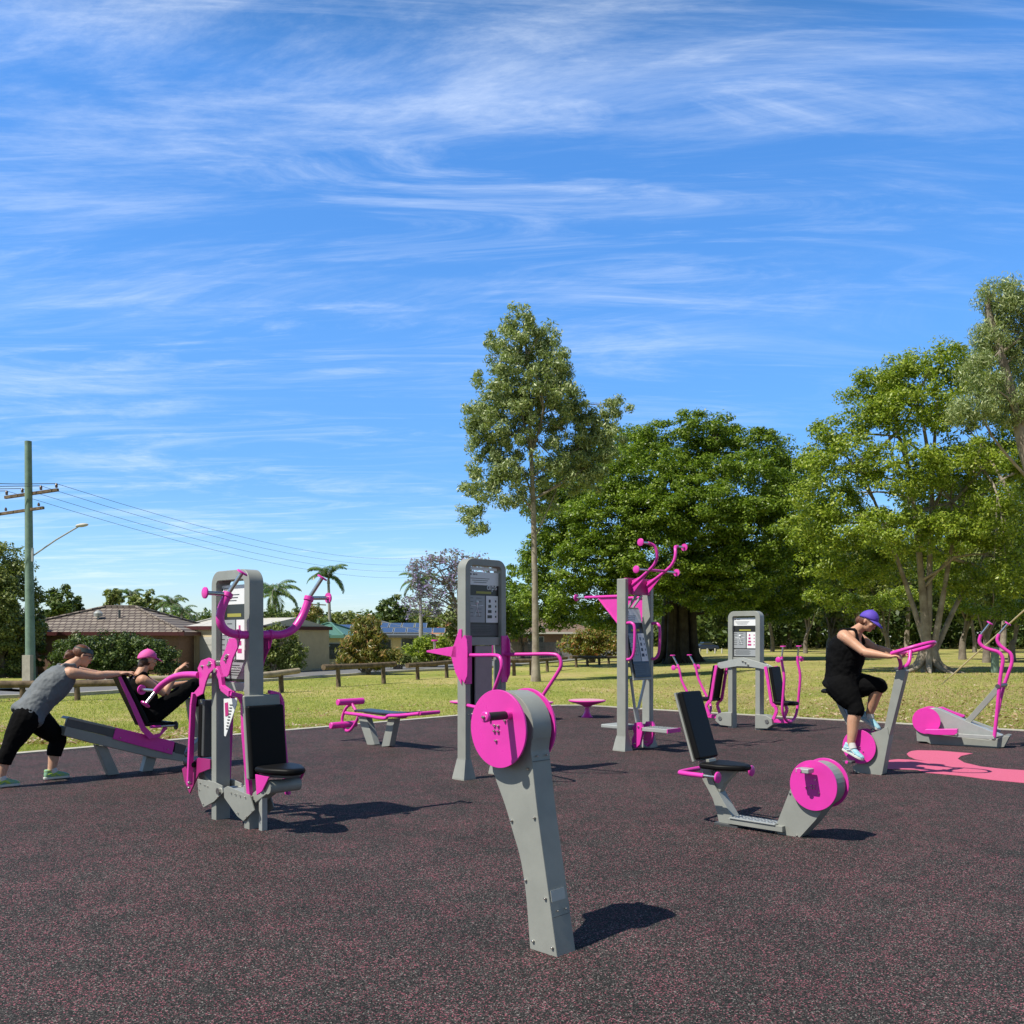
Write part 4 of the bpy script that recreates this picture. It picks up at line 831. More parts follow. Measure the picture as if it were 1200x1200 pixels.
# ===== 3 pylon with two press seats =====
def pylon():
    nf_ = -E1; wd = E2; w = .62; O = G(249, 960, 0); O = O+wd*(w/2-.02); Hh = 2.09; dep = .13
    root = thing('press_machine', 'twin seat press machine on a grey arch with thick magenta handlebar, front left', 'exercise machine', O)
    Pt = frame(root, O, wd, nf_, w, Hh, dep, .082, .12)
    s = sign(root, Pt(-.02, 1.57, .06), wd, Z, nf_, w-.17, .80)
    MB().box(Pt(0, 1.13, .07), w-.16, .07, .07, (wd, nf_, Z)).build('cross_bar', LGREY, root, bevel=.004)
    z3 = zoomp(190, 650, 5.714); z4 = zoomp(190, 780, 5.714)
    Lf = Pt(-w/2+.04, 0, 0); Rt = Pt(w/2-.04, 0, 0)   # leg front centres
    # tapered info plate between the legs
    pln = Pt(0, 0, .03); b = plate(pln, wd, z4((412, 222), (500, 218), (498, 260), (425, 475), (415, 470)), .006); ip = b.build('scale_plate', WHITE, root, bevel=.001, smooth=0)
    b = MB()
    for k in range(9):
        b.prism(P2(pln+nf_*.002, wd, z4(*[(452+a-k*3, 260+k*20+c) for a, c in ((0, 0), (20-k, 0), (20-k, 6), (0, 6))])), nf_*.002)
    b.build('scale_marks', SIGNB, ip, smooth=0)
    b = MB(); b.prism(P2(pln+nf_*.002, wd, z4((420, 250), (440, 245), (445, 330), (424, 340))), nf_*.002); b.build('warning_symbol', SIGNR, ip, smooth=0)
    # gear boxes (hexagonal plates) on front and back of the legs
    pl_f = Pt(0, 0, -.02)
    for off in (0, dep+.045):
        A_ = Pt(0, 0, -.022+off)
        qa = P2(Pt(0, 0, -.022), wd, z4((235, 760), (345, 778), (400, 805), (408, 850), (345, 912), (275, 950), (243, 870))); qb = P2(Pt(0, 0, -.022), wd, z4((408, 822), (432, 808), (582, 868), (612, 970), (540, 1042), (500, 1010), (412, 885)))
        for i, q in enumerate((qa, qb)): MB().prism([p-nf_*(off+.004*i) for p in q], -nf_*.012).build('gear_box_plate', GREY, root, bevel=.002, smooth=0)
    for q in (((232, 762), (345, 790)), ((430, 822), (585, 872))):
        a, c = P2(Pt(0, 0, -.01), wd, z4(*q)); MB().beam(a-nf_*.085-Z*.05, c-nf_*.085-Z*.05, .14, .09, nf_).build('gear_box', GREY, root, bevel=.004)
    p = P2(Pt(0, 0, -.02), wd, z4((385, 840)))[0]; MB().tube([p+nf_*.02, p-nf_*(dep+.08)], .028, 20).build('axle', STEEL, root)
    bolts(root, P2(Pt(0, 0, -.024), wd, z4((255, 785), (285, 800), (305, 808), (275, 925), (250, 830), (370, 880), (460, 850), (490, 860), (520, 870), (555, 880), (505, 985), (560, 1010), (600, 975))), nf_, .007)
    mid = -nf_*(dep/2)
    # ---- right station, faces E2
    st = Rt+mid
    yoke = lambda off: st+wd*off
    # pivot axle above
    pz = P2(Pt(0, 0, -.06), wd, z3((330, 730), (430, 700), (372, 775)))
    MB().tube([pz[0]+nf_*.01, pz[0]-nf_*(dep+.10)], .028, 18).build('axle', STEEL, root)
    MB().tube([pz[2]+nf_*.03, pz[2]-nf_*(dep+.12)], .018, 18).build('axle', STEEL, root)
    # lever plates
    A_f = Pt(0, 0, -.075)
    lev = z3((448, 560), (518, 560), (505, 620), (470, 700), (445, 800), (432, 818), (412, 815), (386, 730), (390, 700), (420, 640))
    q = P2(A_f, wd, lev)
    l1 = MB().prism(q, -nf_*.012).build('lever_plate', PINK, root, bevel=.002, smooth=0)
    MB().prism([p-nf_*.29 for p in q], -nf_*.012).build('lever_plate', PINK, root, bevel=.002, smooth=0)
    bolts(l1, P2(A_f, wd, z3((430, 685), (437, 675), (425, 705))), nf_, .017)
    # handlebar
    HB = P2(A_f, wd, z3((510, 535)))[0]
    half = .31
    bar = [HB-nf_*(-.155)+E1*a*1+Z*z_+wd*o for a, z_, o in ((0, 0, 0),)]
    c0 = HB+E1*.145
    path = [(-.40, .30, .03), (-.425, .20, .02), (-.42, .10, .01), (-.37, .03, 0), (-.28, 0, 0), (-.14, 0, 0), (0, 0, 0), (.14, 0, 0), (.28, 0, 0), (.40, .04, 0), (.47, .13, .01), (.52, .25, .03), (.55, .33, .035)]
    path = [(-.235-.0, .318, .0), (-.29, .20, .0), (-.30, .10, 0), (-.25, .03, 0), (-.15, 0, 0), (0, 0, 0), (.15, 0, 0), (.25, .002, 0), (.36, .045, 0), (.44, .14, 0), (.49, .24, 0), (.515, .31, 0)]
    path = [c0+E1*a+Z*z_+wd*o for a, z_, o in path]
    MB().tube(sm(path, 6), .0335, 20).build('handlebar', PINK, root)
    for e0, s in ((path[0], -1), (path[-1], 1)):
        up = (e0-path[1 if s < 0 else -2]).normalized(); MB().tube([e0-up*.025, e0+up*.012], .041, 20).build('collar', PINK, root, bevel=.003)
        for d_, L in (((E1*s*.98+Z*.03), .19), ((wd*.30+Z*.72+E1*.35), .20)):
            d_ = V(d_).normalized(); MB().tube([e0, e0+d_*L], .0165, 16).build('hand_grip', STEEL, root); cap_disc(e0+d_*(L+.004), d_, .045, parent=root)
    for a in (0, .145*2): p = HB+E1*(a-.0); MB().tube([p-E1*.012, p+E1*.012], .042, 20).build('clamp', PINK, root)
    # seat back frame and pad
    Ap = Rt+wd*.10
    fr_ = [(255, 783), (259.5, 795), (261, 806), (270, 813), (281, 815.5), (285.5, 824), (286.5, 858), (290.5, 905), (293.5, 937)]
    # magenta side strips: plate along wd so that its edge faces the camera
    for off in (-.0, .36):
        pts = P2(Pt(0, 0, -.05), wd, [(255.5, 784), (260, 797), (262, 806)]); 
    Lp_ = [PL(Rt+wd*.02+nf_*.04, E1, x, y) for x, y in fr_[3:]]
    up_ = [P2(Pt(0, 0, -.06), wd, [(x, y)])[0] for x, y in fr_[:3]]
    rail_ = up_+Lp_
    b = MB()
    for i in range(len(rail_)-1): b.beam(rail_[i]-(rail_[i+1]-rail_[i]).normalized()*.006, rail_[i+1]+(rail_[i+1]-rail_[i]).normalized()*.006, .034, .05, E1)
    b.build('back_frame', PINK, root, bevel=.003)
    b = MB(); 
    for i in range(3, len(rail_)-1): b.beam(rail_[i]+E1*.345, rail_[i+1]+E1*.345, .03, .05, E1)
    b.build('back_frame', PINK, root, bevel=.003)
    tl, bl_ = PL(Ap, E1, 288, 826), PL(Ap+wd*.05, E1, 293, 912); upd = (tl-bl_).normalized(); L = (tl-bl_).length; ctr = (tl+bl_)/2+E1*.165
    nrm = E1.cross(upd); nrm = nrm if nrm.dot(wd) > 0 else -nrm
    MB().box(ctr-upd*.01, .325, .06, L-.0, (E1, nrm, upd)).build('back_pad', BLACK, root, bevel=.018)
    MB().box(ctr-nrm*.045+upd*.03, .33, .04, L+.09, (E1, nrm, upd)).build('back_shell', GREY, root, bevel=.015)
    sc = ctr-upd*(L/2+.02)+nrm*.19-Z*.0; sc.z = .475
    b = MB(); ol = [(-.17, -.13), (.17, -.13), (.175, .02), (.09, .20), (.04, .24), (-.04, .24), (-.09, .20), (-.175, .02)]
    b.prism([sc+E1*a+wd*c for a, c in ol], Z*.055); b.build('seat_pad', BLACK, root, bevel=.025)
    b = MB(); b.prism([sc+E1*a*.8+wd*c*.8-Z*.002 for a, c in ol], -Z*.02); b.build('seat_plate', DGREY, root, bevel=.003)
    MB().tube([sc-E1*.14-Z*.10+wd*.02, sc+E1*.14-Z*.10+wd*.02], .052, 20).build('counterweight', GREY, root)
    for s in (-1, 1):
        q = sc+E1*s*.15; b = MB(); b.prism([q-wd*.12-Z*.01, q+wd*.08-Z*.01, q-wd*.02-Z*.13, q-wd*.10-Z*.17], E1*.012*s); b.build('seat_bracket', PINK, root, bevel=.002, smooth=0)
    MB().beam(Rt+mid+wd*.02+Z*.22, sc-Z*.10-wd*.08, .10, .09, E1).build('swing_arm', GREY, root, bevel=.01)
    MB().box(Rt+mid+wd*.14+Z*.12, .05, .05, .28, (wd, nf_, Z)).build('strut', LGREY, root, bevel=.004)
    # ---- left station, faces away on -E2
    lp = [(231.5, 783), (235.5, 774), (244, 770.8), (251, 774), (251.5, 783), (244.5, 790), (241, 799), (237.5, 813), (230.5, 816.5), (227.6, 811), (233.5, 804), (233, 790)]
    q = P2(A_f, wd, lp); l2 = MB().prism(q, -nf_*.014).build('lever_plate', PINK, root, bevel=.002, smooth=0); MB().prism([p-nf_*.29 for p in q], -nf_*.014).build('lever_plate', PINK, root, bevel=.002, smooth=0)
    bolts(l2, P2(A_f, wd, z3((270, 748), (320, 722), (312, 740), (322, 733))), nf_, .016)
    for off, sub in ((.0, 1),):
        hb = [(233, 791), (224, 790.6), (214, 791), (205, 793), (197, 797.2), (189, 803), (183, 809.5)]
        pts = [p-nf_*off for p in P2(A_f, wd, hb)]
        MB().tube(sm(pts, 5), .028, 18).build('handlebar', PINK, root)
        e0 = pts[-1]; k = pts[-2]
        for d_, L in ((wd*-.95+E1*-.25+Z*.02, .19), (wd*.0+Z*-.7+E1*-.6, .15)):
            d_ = V(d_).normalized(); MB().tube([e0, e0+d_*L], .0155, 14).build('hand_grip', STEEL, root); cap_disc(e0+d_*(L+.004), d_, .045, parent=root)
    fl = [(228, 812), (226, 826), (224.5, 860), (222, 920)]
    Al = Lf-wd*.10
    for off in (0, .36):
        pts = [p-nf_*off for p in P2(A_f-nf_*.02, wd, fl)]; b = MB()
        for i in range(len(pts)-1): b.beam(pts[i], pts[i+1], .045, .03, E1)
        b.build('back_frame', PINK, root, bevel=.003)
    a, c = P2(A_f-nf_*.04, wd, [(233, 824), (231.5, 888)]); upd = (a-c).normalized(); ctr = (a+c)/2-nf_*.17; nr = -wd
    MB().box(ctr-E1*.03, .26, .07, (a-c).length, (E1, wd, upd)).build('back_pad', BLACK, root, bevel=.018)
    MB().box(ctr+wd*.05+upd*.02-E1*.03, .25, .04, (a-c).length+.02, (E1, wd, upd)).build('back_shell', DGREY, root, bevel=.01)
    a2 = P2(A_f-nf_*.04, wd, [(213, 897)])[0]-nf_*.15; ol2 = [(a_, -c_) for a_, c_ in ol]
    b = MB(); b.prism([a2+E1*a_+wd*(c_+.10) for a_, c_ in ol2], Z*.055); b.build('seat_pad', BLACK, root, bevel=.025)
    b = plate(A_f-nf_*.06, wd, [(213, 901), (232, 888), (246, 890), (246, 901), (233, 906), (222, 930), (216, 915)], .012); b.build('seat_bracket', mat('magenta_mesh', (.34, .02, .16), .5), root, bevel=.002, smooth=0)
    MB().beam(Lf+mid-wd*.02+Z*.22, a2-Z*.05+wd*.1, .10, .09, E1).build('swing_arm', GREY, root, bevel=.01)
    bolts(root, P2(A_f, wd, [(222, 917), (222, 923)]), nf_, .016)
pylon()
# ===== 4 leg press sled =====
ALP = G(136, 908, 0)
def leg_press():
    root = thing('leg_press', 'sloping grey rail sled with magenta carriage and reclined seat carrying the pink capped woman', 'exercise machine', G(150, 906, 0))
    d = E1; n = V((-d.y, d.x, 0)); A_ = ALP-n*.02; th = .20
    plate(A_, d, [(75, 862), (77.5, 851), (135, 865), (216, 884), (219, 893), (176, 887), (113, 872)], th).build('rail_beam', GREY, root, bevel=.006, smooth=0)
    plate(A_, d, [(77, 850.8), (79.5, 841), (84, 840.3), (136, 853.3), (134.5, 864.6)], .05).build('side_channel', DGREY, root, bevel=.004, smooth=0)
    plate(A_, d, [(77, 850.8), (79.5, 841), (84, 840.3), (136, 853.3), (134.5, 864.6)], .05, off=th-.05).build('side_channel', DGREY, root, bevel=.004, smooth=0)
    plate(A_, d, [(79.5, 842.5), (82, 839.7), (136, 852.5), (136, 855)], th+.01, off=-.005).build('rail_cover', GREY, root, bevel=.006, smooth=0)
    plate(A_, d, [(132.5, 866), (136, 852.5), (205, 869), (202, 884.5)], th+.03, off=-.015).build('carriage', PINK, root, bevel=.006, smooth=0)
    plate(A_, d, [(204, 883), (206, 870), (219, 874), (215, 885.5)], th).build('rail_end', DGREY, root, bevel=.006, smooth=0)
    for q in (((112.5, 872.5), (126, 875.5), (141, 908.5), (127.5, 909.3)), ((172, 886.5), (183.5, 888.5), (178.5, 904.5), (166.5, 905.5))):
        plate(A_, d, q, .09, off=.055).build('leg', GREY, root, bevel=.004, smooth=0)
    bolts(root, P2(A_-n*.018, d, [(141, 864.5), (197, 878)]), -n, .009)
    # seat
    B_ = A_-n*.07
    for off in (0, .32):
        plate(B_, d, [(138.5, 794), (142, 792.5), (158, 824), (170, 851), (180, 861), (188, 859), (192, 851), (197, 853), (187, 864), (175, 866), (165.5, 856), (154, 829)], .012, off=off).build('seat_frame', PINK, root, bevel=.002, smooth=0)
    q = P2(B_+n*.015, d, [(141.5, 789.5), (146, 787), (176, 846), (170.5, 850)]); MB().prism(q, n*.30).build('back_pad', BLACK, root, bevel=.018)
    q = P2(B_+n*.015, d, [(170, 846.5), (206, 846), (206, 850.5), (171, 851.5)]); MB().prism(q, n*.30).build('seat_pad', BLACK, root, bevel=.012)
    for off in (-.03, .35):
        a, b_ = P2(B_+n*off, d, [(176, 852), (206, 850)]); MB().tube([a, a.lerp(b_, .4)], .016, 12).build('seat_rail', PINK, root); MB().tube([a.lerp(b_, .4), b_], .014, 12).build('hand_grip', STEEL, root); cap_disc(b_, E1, .05, parent=root, m=DGREY)
    # foot plate at the low end
    q = P2(A_-n*.1, d, [(236, 820), (240, 819), (247, 866), (243, 867)]); MB().prism(q, n*.42).build('foot_plate', GREY, root, bevel=.01)
    MB().beam(PL(A_+n*.1, d, 216, 886), PL(A_+n*.1, d, 243, 860), .10, .08, n).build('foot_plate_arm', GREY, root, bevel=.008)
leg_press()
# ===== 5 ab bench =====
def bench():
    root = thing('sit_up_bench', 'low sit up bench with dark pad and magenta rollers, left of the middle kiosk', 'exercise bench', G(443, 874, 0))
    z = zoomp(380, 790, 6.667); d = E2; n = E1; A_ = G(443, 874, 0)
    for q in (((262, 335), (328, 338), (392, 552), (336, 556)), ((496, 350), (552, 346), (508, 563), (446, 567))): plate(A_, d, z(*q), .10, off=-.0, nrm=n).build('leg', GREY, root, bevel=.005, smooth=0)
    q = P2(A_-n*.08, d, z((225, 292), (235, 276), (400, 296), (520, 304), (640, 296), (640, 310), (530, 320), (400, 312))); MB().prism(q, n*.30).build('pad', mat('navy_black_vinyl', (.025, .033, .045), .4), root, bevel=.012)
    for off in (-.10, .24):
        pts = [p+n*off for p in P2(A_, d, z((212, 300), (245, 305), (380, 322), (470, 338), (525, 340), (548, 322), (620, 320), (700, 314), (790, 304)))]
        MB().tube(sm(pts, 4), .024, 12).build('side_tube', PINK, root)
    p0, p1 = [p for p in P2(A_, d, z((790, 304),))][0]-n*.10, P2(A_, d, z((790, 304)))[0]+n*.24; MB().tube([p0, p1], .024, 12).build('end_tube', PINK, root)
    mid = n*.07
    for c0, L in (((205, 215), .2), ((150, 395), .2)):
        c = P2(A_+mid, d, z(c0))[0]; MB().tube([c-n*.23, c-n*.22, c+n*.22, c+n*.23], [.04, .048, .048, .04], 20).build('roller_cushion', PINK, root)
    pts = P2(A_+mid, d, z((215, 230), (175, 260), (150, 310), (140, 360), (150, 405), (170, 440), (205, 435), (250, 370), (270, 320))); MB().tube(sm(pts, 4), .022, 12).build('roller_arm', PINK, root)
    a, b_ = P2(A_+mid, d, z((215, 230), (250, 290))); MB().tube([a, b_], .022, 12).build('roller_strut', PINK, root)
bench()
# ===== 6 balance discs =====
SPK = mat('speckled_top', (.62, .38, .42), .75, c2=(.5, .22, .3), vs=60)
def balance(px, py, label):
    c = G(px, py, 0); root = thing('balance_disc', label, 'balance step', c, 'magenta balance discs')
    MB().lathe(c, [(.34, .300), (.355, .312), (.355, .322), (.345, .328)], 40).build('top_plate', PINK, root, smooth=30)
    MB().lathe(c+Z*.3285, [(.33, 0), (.33, .004)], 40).build('rubber_top', SPK, root)
    MB().lathe(c, [(.34, .298), (.10, .225), (.06, .20)], 32).build('cone', PINK, root); MB().lathe(c, [(.11, 0), (.11, .012), (.085, .03), (.05, .10), (.045, .19)], 24).build('pedestal', PINK, root)
for a in ((688, 840.5, 'free standing magenta balance disc left of the pull up frame'), (549, 842, 'magenta balance disc behind the left leg of the middle kiosk'), (626, 843, 'magenta balance disc peeking out right of the big hand bike wheel')): balance(*a)
# ===== 7 pull-up frame =====
def pullup():
    wd = E1; nf_ = E2; w = .66; O = G(733.5, 880, 0)+wd*(w/2-.04)-nf_*.06; Hh = 2.32
    root = thing('pull_up_frame', 'tall grey frame with curling magenta pull up arms, right of the middle kiosk', 'exercise machine', O)
    L = O-wd*(w/2-.045); Rr = O+wd*(w/2-.045)
    for c in (L, Rr):
        MB().box(c+Z*(Hh/2), .07, .15, Hh, (wd, nf_, Z)).build('post', GREY, root, bevel=.012); foot(root, c, wd, nf_, .07, .15, .05, .2)
    z = zoomp(660, 630, 7.5)
    MB().box(O+Z*(Hh-.10)+nf_*.04, w-.1, .05, .22, (wd, nf_, Z)).build('top_beam', mat('magenta_dark_face', (.42, .02, .2), .45), root, bevel=.004)
    # pull up arms on the front
    for s, pts, side in ((-1, ((595, 440), (640, 390), (715, 305), (745, 270), (765, 215), (768, 160), (750, 110), (720, 90)), None), (1, ((735, 450), (790, 385), (860, 320), (890, 280), (905, 220), (903, 160), (918, 125), (945, 113)), None)):
        c = O+wd*s*.17; pts_ = [c+nf_*a+Z*z_+wd*s*o for a, z_, o in ((.06, Hh-.09, 0), (.22, Hh+.01, 0), (.36, Hh+.10, .01), (.45, Hh+.17, .02), (.50, Hh+.25, .03), (.51, Hh+.34, .045), (.49, Hh+.41, .07), (.46, Hh+.44, .12), (.46, Hh+.445, .17))]
        MB().tube(sm(pts_, 5), .021, 14).build('pull_up_arm', PINK, root)
        e = pts_[-1]; q = e+wd*s*.16; MB().tube([e, q], .016, 12).build('hand_grip', STEEL, root); cap_disc(q, wd*s, .05, parent=root)
        e = pts_[2]; q = e+wd*s*.28; MB().tube([e, q], .016, 12).build('hand_grip', STEEL, root); cap_disc(q, wd*s, .05, parent=root)
        b = MB(); b.prism([c+nf_*.07+Z*(Hh-.02), c+nf_*.07+Z*(Hh-.21), c+nf_*.34+Z*(Hh+.07)], wd*.012); b.build('gusset', PINK, root, bevel=.002, smooth=0)
    c = O+Z*(Hh+.105)+nf_*.37; MB().tube([c-wd*.18, c+wd*.18], .018, 12).build('tie_bar', PINK, root)
    # triangular outrigger to the back (points left)
    for s, ln in ((-1, 1), (1, .95)):
        c = O+wd*s*(w/2-.045); q0 = c-nf_*.075+Z*(Hh-.235); q1 = q0-nf_*.58*ln+Z*.0
        MB().tube([q0, q1], .021, 14).build('outrigger_bar', PINK, root); MB().tube([q1, q1-nf_*.16], .016, 12).build('hand_grip', STEEL, root); cap_disc(q1-nf_*.165, nf_, .05, parent=root)
        b = MB(); b.prism([q0-Z*.02, q0-nf_*.34-Z*.02, q0-Z*.37], wd*.012); b.build('gusset', PINK, root, bevel=.002, smooth=0)
        MB().tube([q0-nf_*.34-Z*.02, q0-Z*.37], .014, 10).build('gusset_rim', PINK, root)
    # tilted board
    c0 = O+nf_*.03+Z*1.45; up = (Z*.975+nf_*-.22).normalized(); nn = wd.cross(up); nn = nn if nn.dot(nf_) > 0 else -nn
    MB().box(c0-nn*.03, .40, .03, 1.02, (wd, nn, up)).build('board_back', GREY, root, bevel=.006); sign(root, c0, wd, up, nn, .36, .95, dark=True)
    for s in (-1, 1):
        c = O+wd*s*(w/2-.045)+nf_*.07; pts_ = [c+nf_*a+Z*z_ for a, z_ in ((0, 1.72), (.08, 1.72), (.13, 1.66), (.13, 1.44), (.11, 1.30), (.06, 1.24), (0, 1.23))]; MB().tube(sm(pts_, 4), .02, 12).build('side_handle', PINK, root)
        MB().beam(O+wd*s*.06+nf_*.06+Z*(Hh-.22), c0+up*.5+wd*s*.05, .03, .03, wd).build('strut', LGREY, root, bevel=.003)
        MB().beam(O+wd*s*.17+nf_*.05+Z*.98, O+wd*s*.04+nf_*.02+Z*.55, .03, .03, wd).build('strut', LGREY, root, bevel=.003)
    MB().beam(O+Z*.56, O+wd*.12+Z*.12, .06, .035, nf_).build('strut', LGREY, root, bevel=.003)
    # steps
    for s, m_ in ((-1, 'left'), (1, 'r')):
        pass
    MB().box(O+Z*.30-nf_*.02, w-.1, .08, .07, (wd, nf_, Z)).build('cross_bar', GREY, root, bevel=.004)
    MB().box(O-wd*.05-nf_*.26+Z*.30, .34, .34, .05, (wd, nf_, Z)).build('step_plate', LGREY, root, bevel=.012)
    b = MB().box(O+wd*.02+nf_*.40+Z*.29, .30, .42, .05, (wd, nf_, Z)).build('step_plate', LGREY, root, bevel=.006)
    MB().box(O+wd*.02+nf_*.617+Z*.29, .30, .014, .055, (wd, nf_, Z)).build('step_edge', PINK, root, bevel=.002)
    b = MB()
    for i in range(7):
        for j in range(9): b.disc(O+wd*(.02-.12+.04*i)+nf_*(.23+.042*j)+Z*.317, Z, .009, .005, 8)
    b.build('grip_studs', STEEL, root)
    for s in (-1, 1):
        c = O+wd*(s*.13)+nf_*.12; b = MB(); b.prism([c+nf_*a+Z*z_ for a, z_ in ((-.08, .30), (-.04, .37), (.06, .38), (.10, .30), (.08, .20), (.05, .08), (-.02, .02), (-.08, .06), (-.09, .14), (-.05, .22))], wd*.045); b.build('pivot_plate', PINK, root, bevel=.006, smooth=0)
        bolts(root, [c+wd*.05+nf_*-.03+Z*.09, c-wd*.003+nf_*-.03+Z*.09, c-wd*.003+nf_*.03+Z*.32], wd, .018)
pullup()
# ===== 8 far kiosk with chest press seats =====
def far_press():
    wd = E2; nf_ = -E1; w = .66; O = G(871.5, 854, 0); Hh = 1.96
    w = .60
    root = thing('chest_press_machine', 'far grey arch with white board and a magenta press seat on each side', 'exercise machine', O)
    Pt = frame(root, O, wd, nf_, w, Hh, .14, .085, .11)
    sign(root, Pt(0, 1.52, .05), wd, Z, nf_, w-.17, .66)
    MB().box(Pt(0, 1.10, .07), w-.16, .1, .18, (wd, nf_, Z)).build('panel', GREY, root, bevel=.004)
    b = MB(); b.prism([Pt(a, z_, -.03) for a, z_ in ((-.50, 1.03), (-.48, 1.09), (-.25, 1.14), (0, 1.19), (.25, 1.13), (.46, 1.08), (.49, 1.02), (.42, 1.00), (.1, 1.04), (-.1, 1.04), (-.42, .99))], -nf_*.02); b.build('yoke', LGREY, root, bevel=.003, smooth=0)
    b = MB(); b.prism([Pt(a, z_, .15) for a, z_ in ((-.50, 1.03), (-.25, 1.14), (0, 1.19), (.25, 1.13), (.49, 1.02), (.1, 1.04), (-.1, 1.04))], -nf_*.02); b.build('yoke', LGREY, root, bevel=.003, smooth=0)
    bolts(root, [Pt(0, 1.13, -.035), Pt(.05, 1.11, -.035), Pt(.1, 1.07, -.035)], nf_, .018)
    for s in (-1, 1):
        b = MB(); b.prism([Pt(s*a, z_, -.02) for a, z_ in ((w/2-.08, .02), (w/2-.08, .26), (w/2+.12, .25), (w/2+.22, .20), (w/2+.24, .10), (w/2+.14, .03))], -nf_*.18); b.build('gear_box', GREY, root, bevel=.01, smooth=0)
        q = Pt(s*(w/2+.14), .15, -.02); MB().tube([q+nf_*.01, q-nf_*.2], .035, 18).build('axle', STEEL, root)
        c = Pt(s*(w/2), 0, .07); d = wd*s; n = nf_
        for o in (-.17, .17):
            pts = [c+d*a+Z*z_+n*o for a, z_ in ((.16, 1.05), (.20, .85), (.27, .45), (.34, .40), (.36, .34), (.30, .20))]; b = MB()
            for i in range(len(pts)-1): b.beam(pts[i], pts[i+1], .03, .05, n)
            b.build('back_frame', PINK, root, bevel=.003)
        a_, b2 = c+d*.20+Z*1.04, c+d*.30+Z*.48; up = (a_-b2).normalized(); nn = n.cross(up); nn = nn if nn.dot(d) > 0 else -nn
        MB().box((a_+b2)/2+nn*.02, .30, .06, (a_-b2).length, (n, nn, up)).build('back_pad', BLACK, root, bevel=.015)
        b = MB(); b.prism([c+d*a+Z*.43+n*o for a, o in ((.28, -.16), (.28, .16), (.5, .15), (.62, .07), (.62, -.07), (.5, -.15))], Z*.06); b.build('seat_pad', BLACK, root, bevel=.02)
        tube = [c+d*a+n*o+Z*z_ for o, a, z_ in ((.26, .50, 1.22), (.26, .50, 1.12), (.265, .54, .9), (.26, .52, .6), (.25, .50, .38), (.18, .50, .24), (.06, .50, .17), (-.06, .50, .17), (-.18, .50, .24), (-.25, .50, .38), (-.26, .52, .6), (-.265, .54, .9), (-.26, .50, 1.12), (-.26, .50, 1.22))]
        if s < 0: tube = [p+d*.40*max(0, p.z-.25)-Z*.18*max(0, p.z-.25) for p in tube]
        MB().tube(sm(tube, 4), .022, 12).build('press_arm', PINK, root); MB().beam(c+d*.2+Z*.16, c+d*.5+Z*.17, .06, .06, n).build('swing_arm', PINK, root, bevel=.006)
        for o in (-.26, .26):
            e = tube[0 if o > 0 else -1]; q = e+Z*.16+d*(.02 if s > 0 else .10); MB().tube([e, q], .015, 10).build('hand_grip', STEEL, root); cap_disc(q, Z, .045, parent=root)
            so_ = n*(1 if o > 0 else -1); e = e-Z*.05; q = e+so_*.12; MB().tube([e, q], .015, 10).build('hand_grip', STEEL, root); cap_disc(q, so_, .045, parent=root)
far_press()
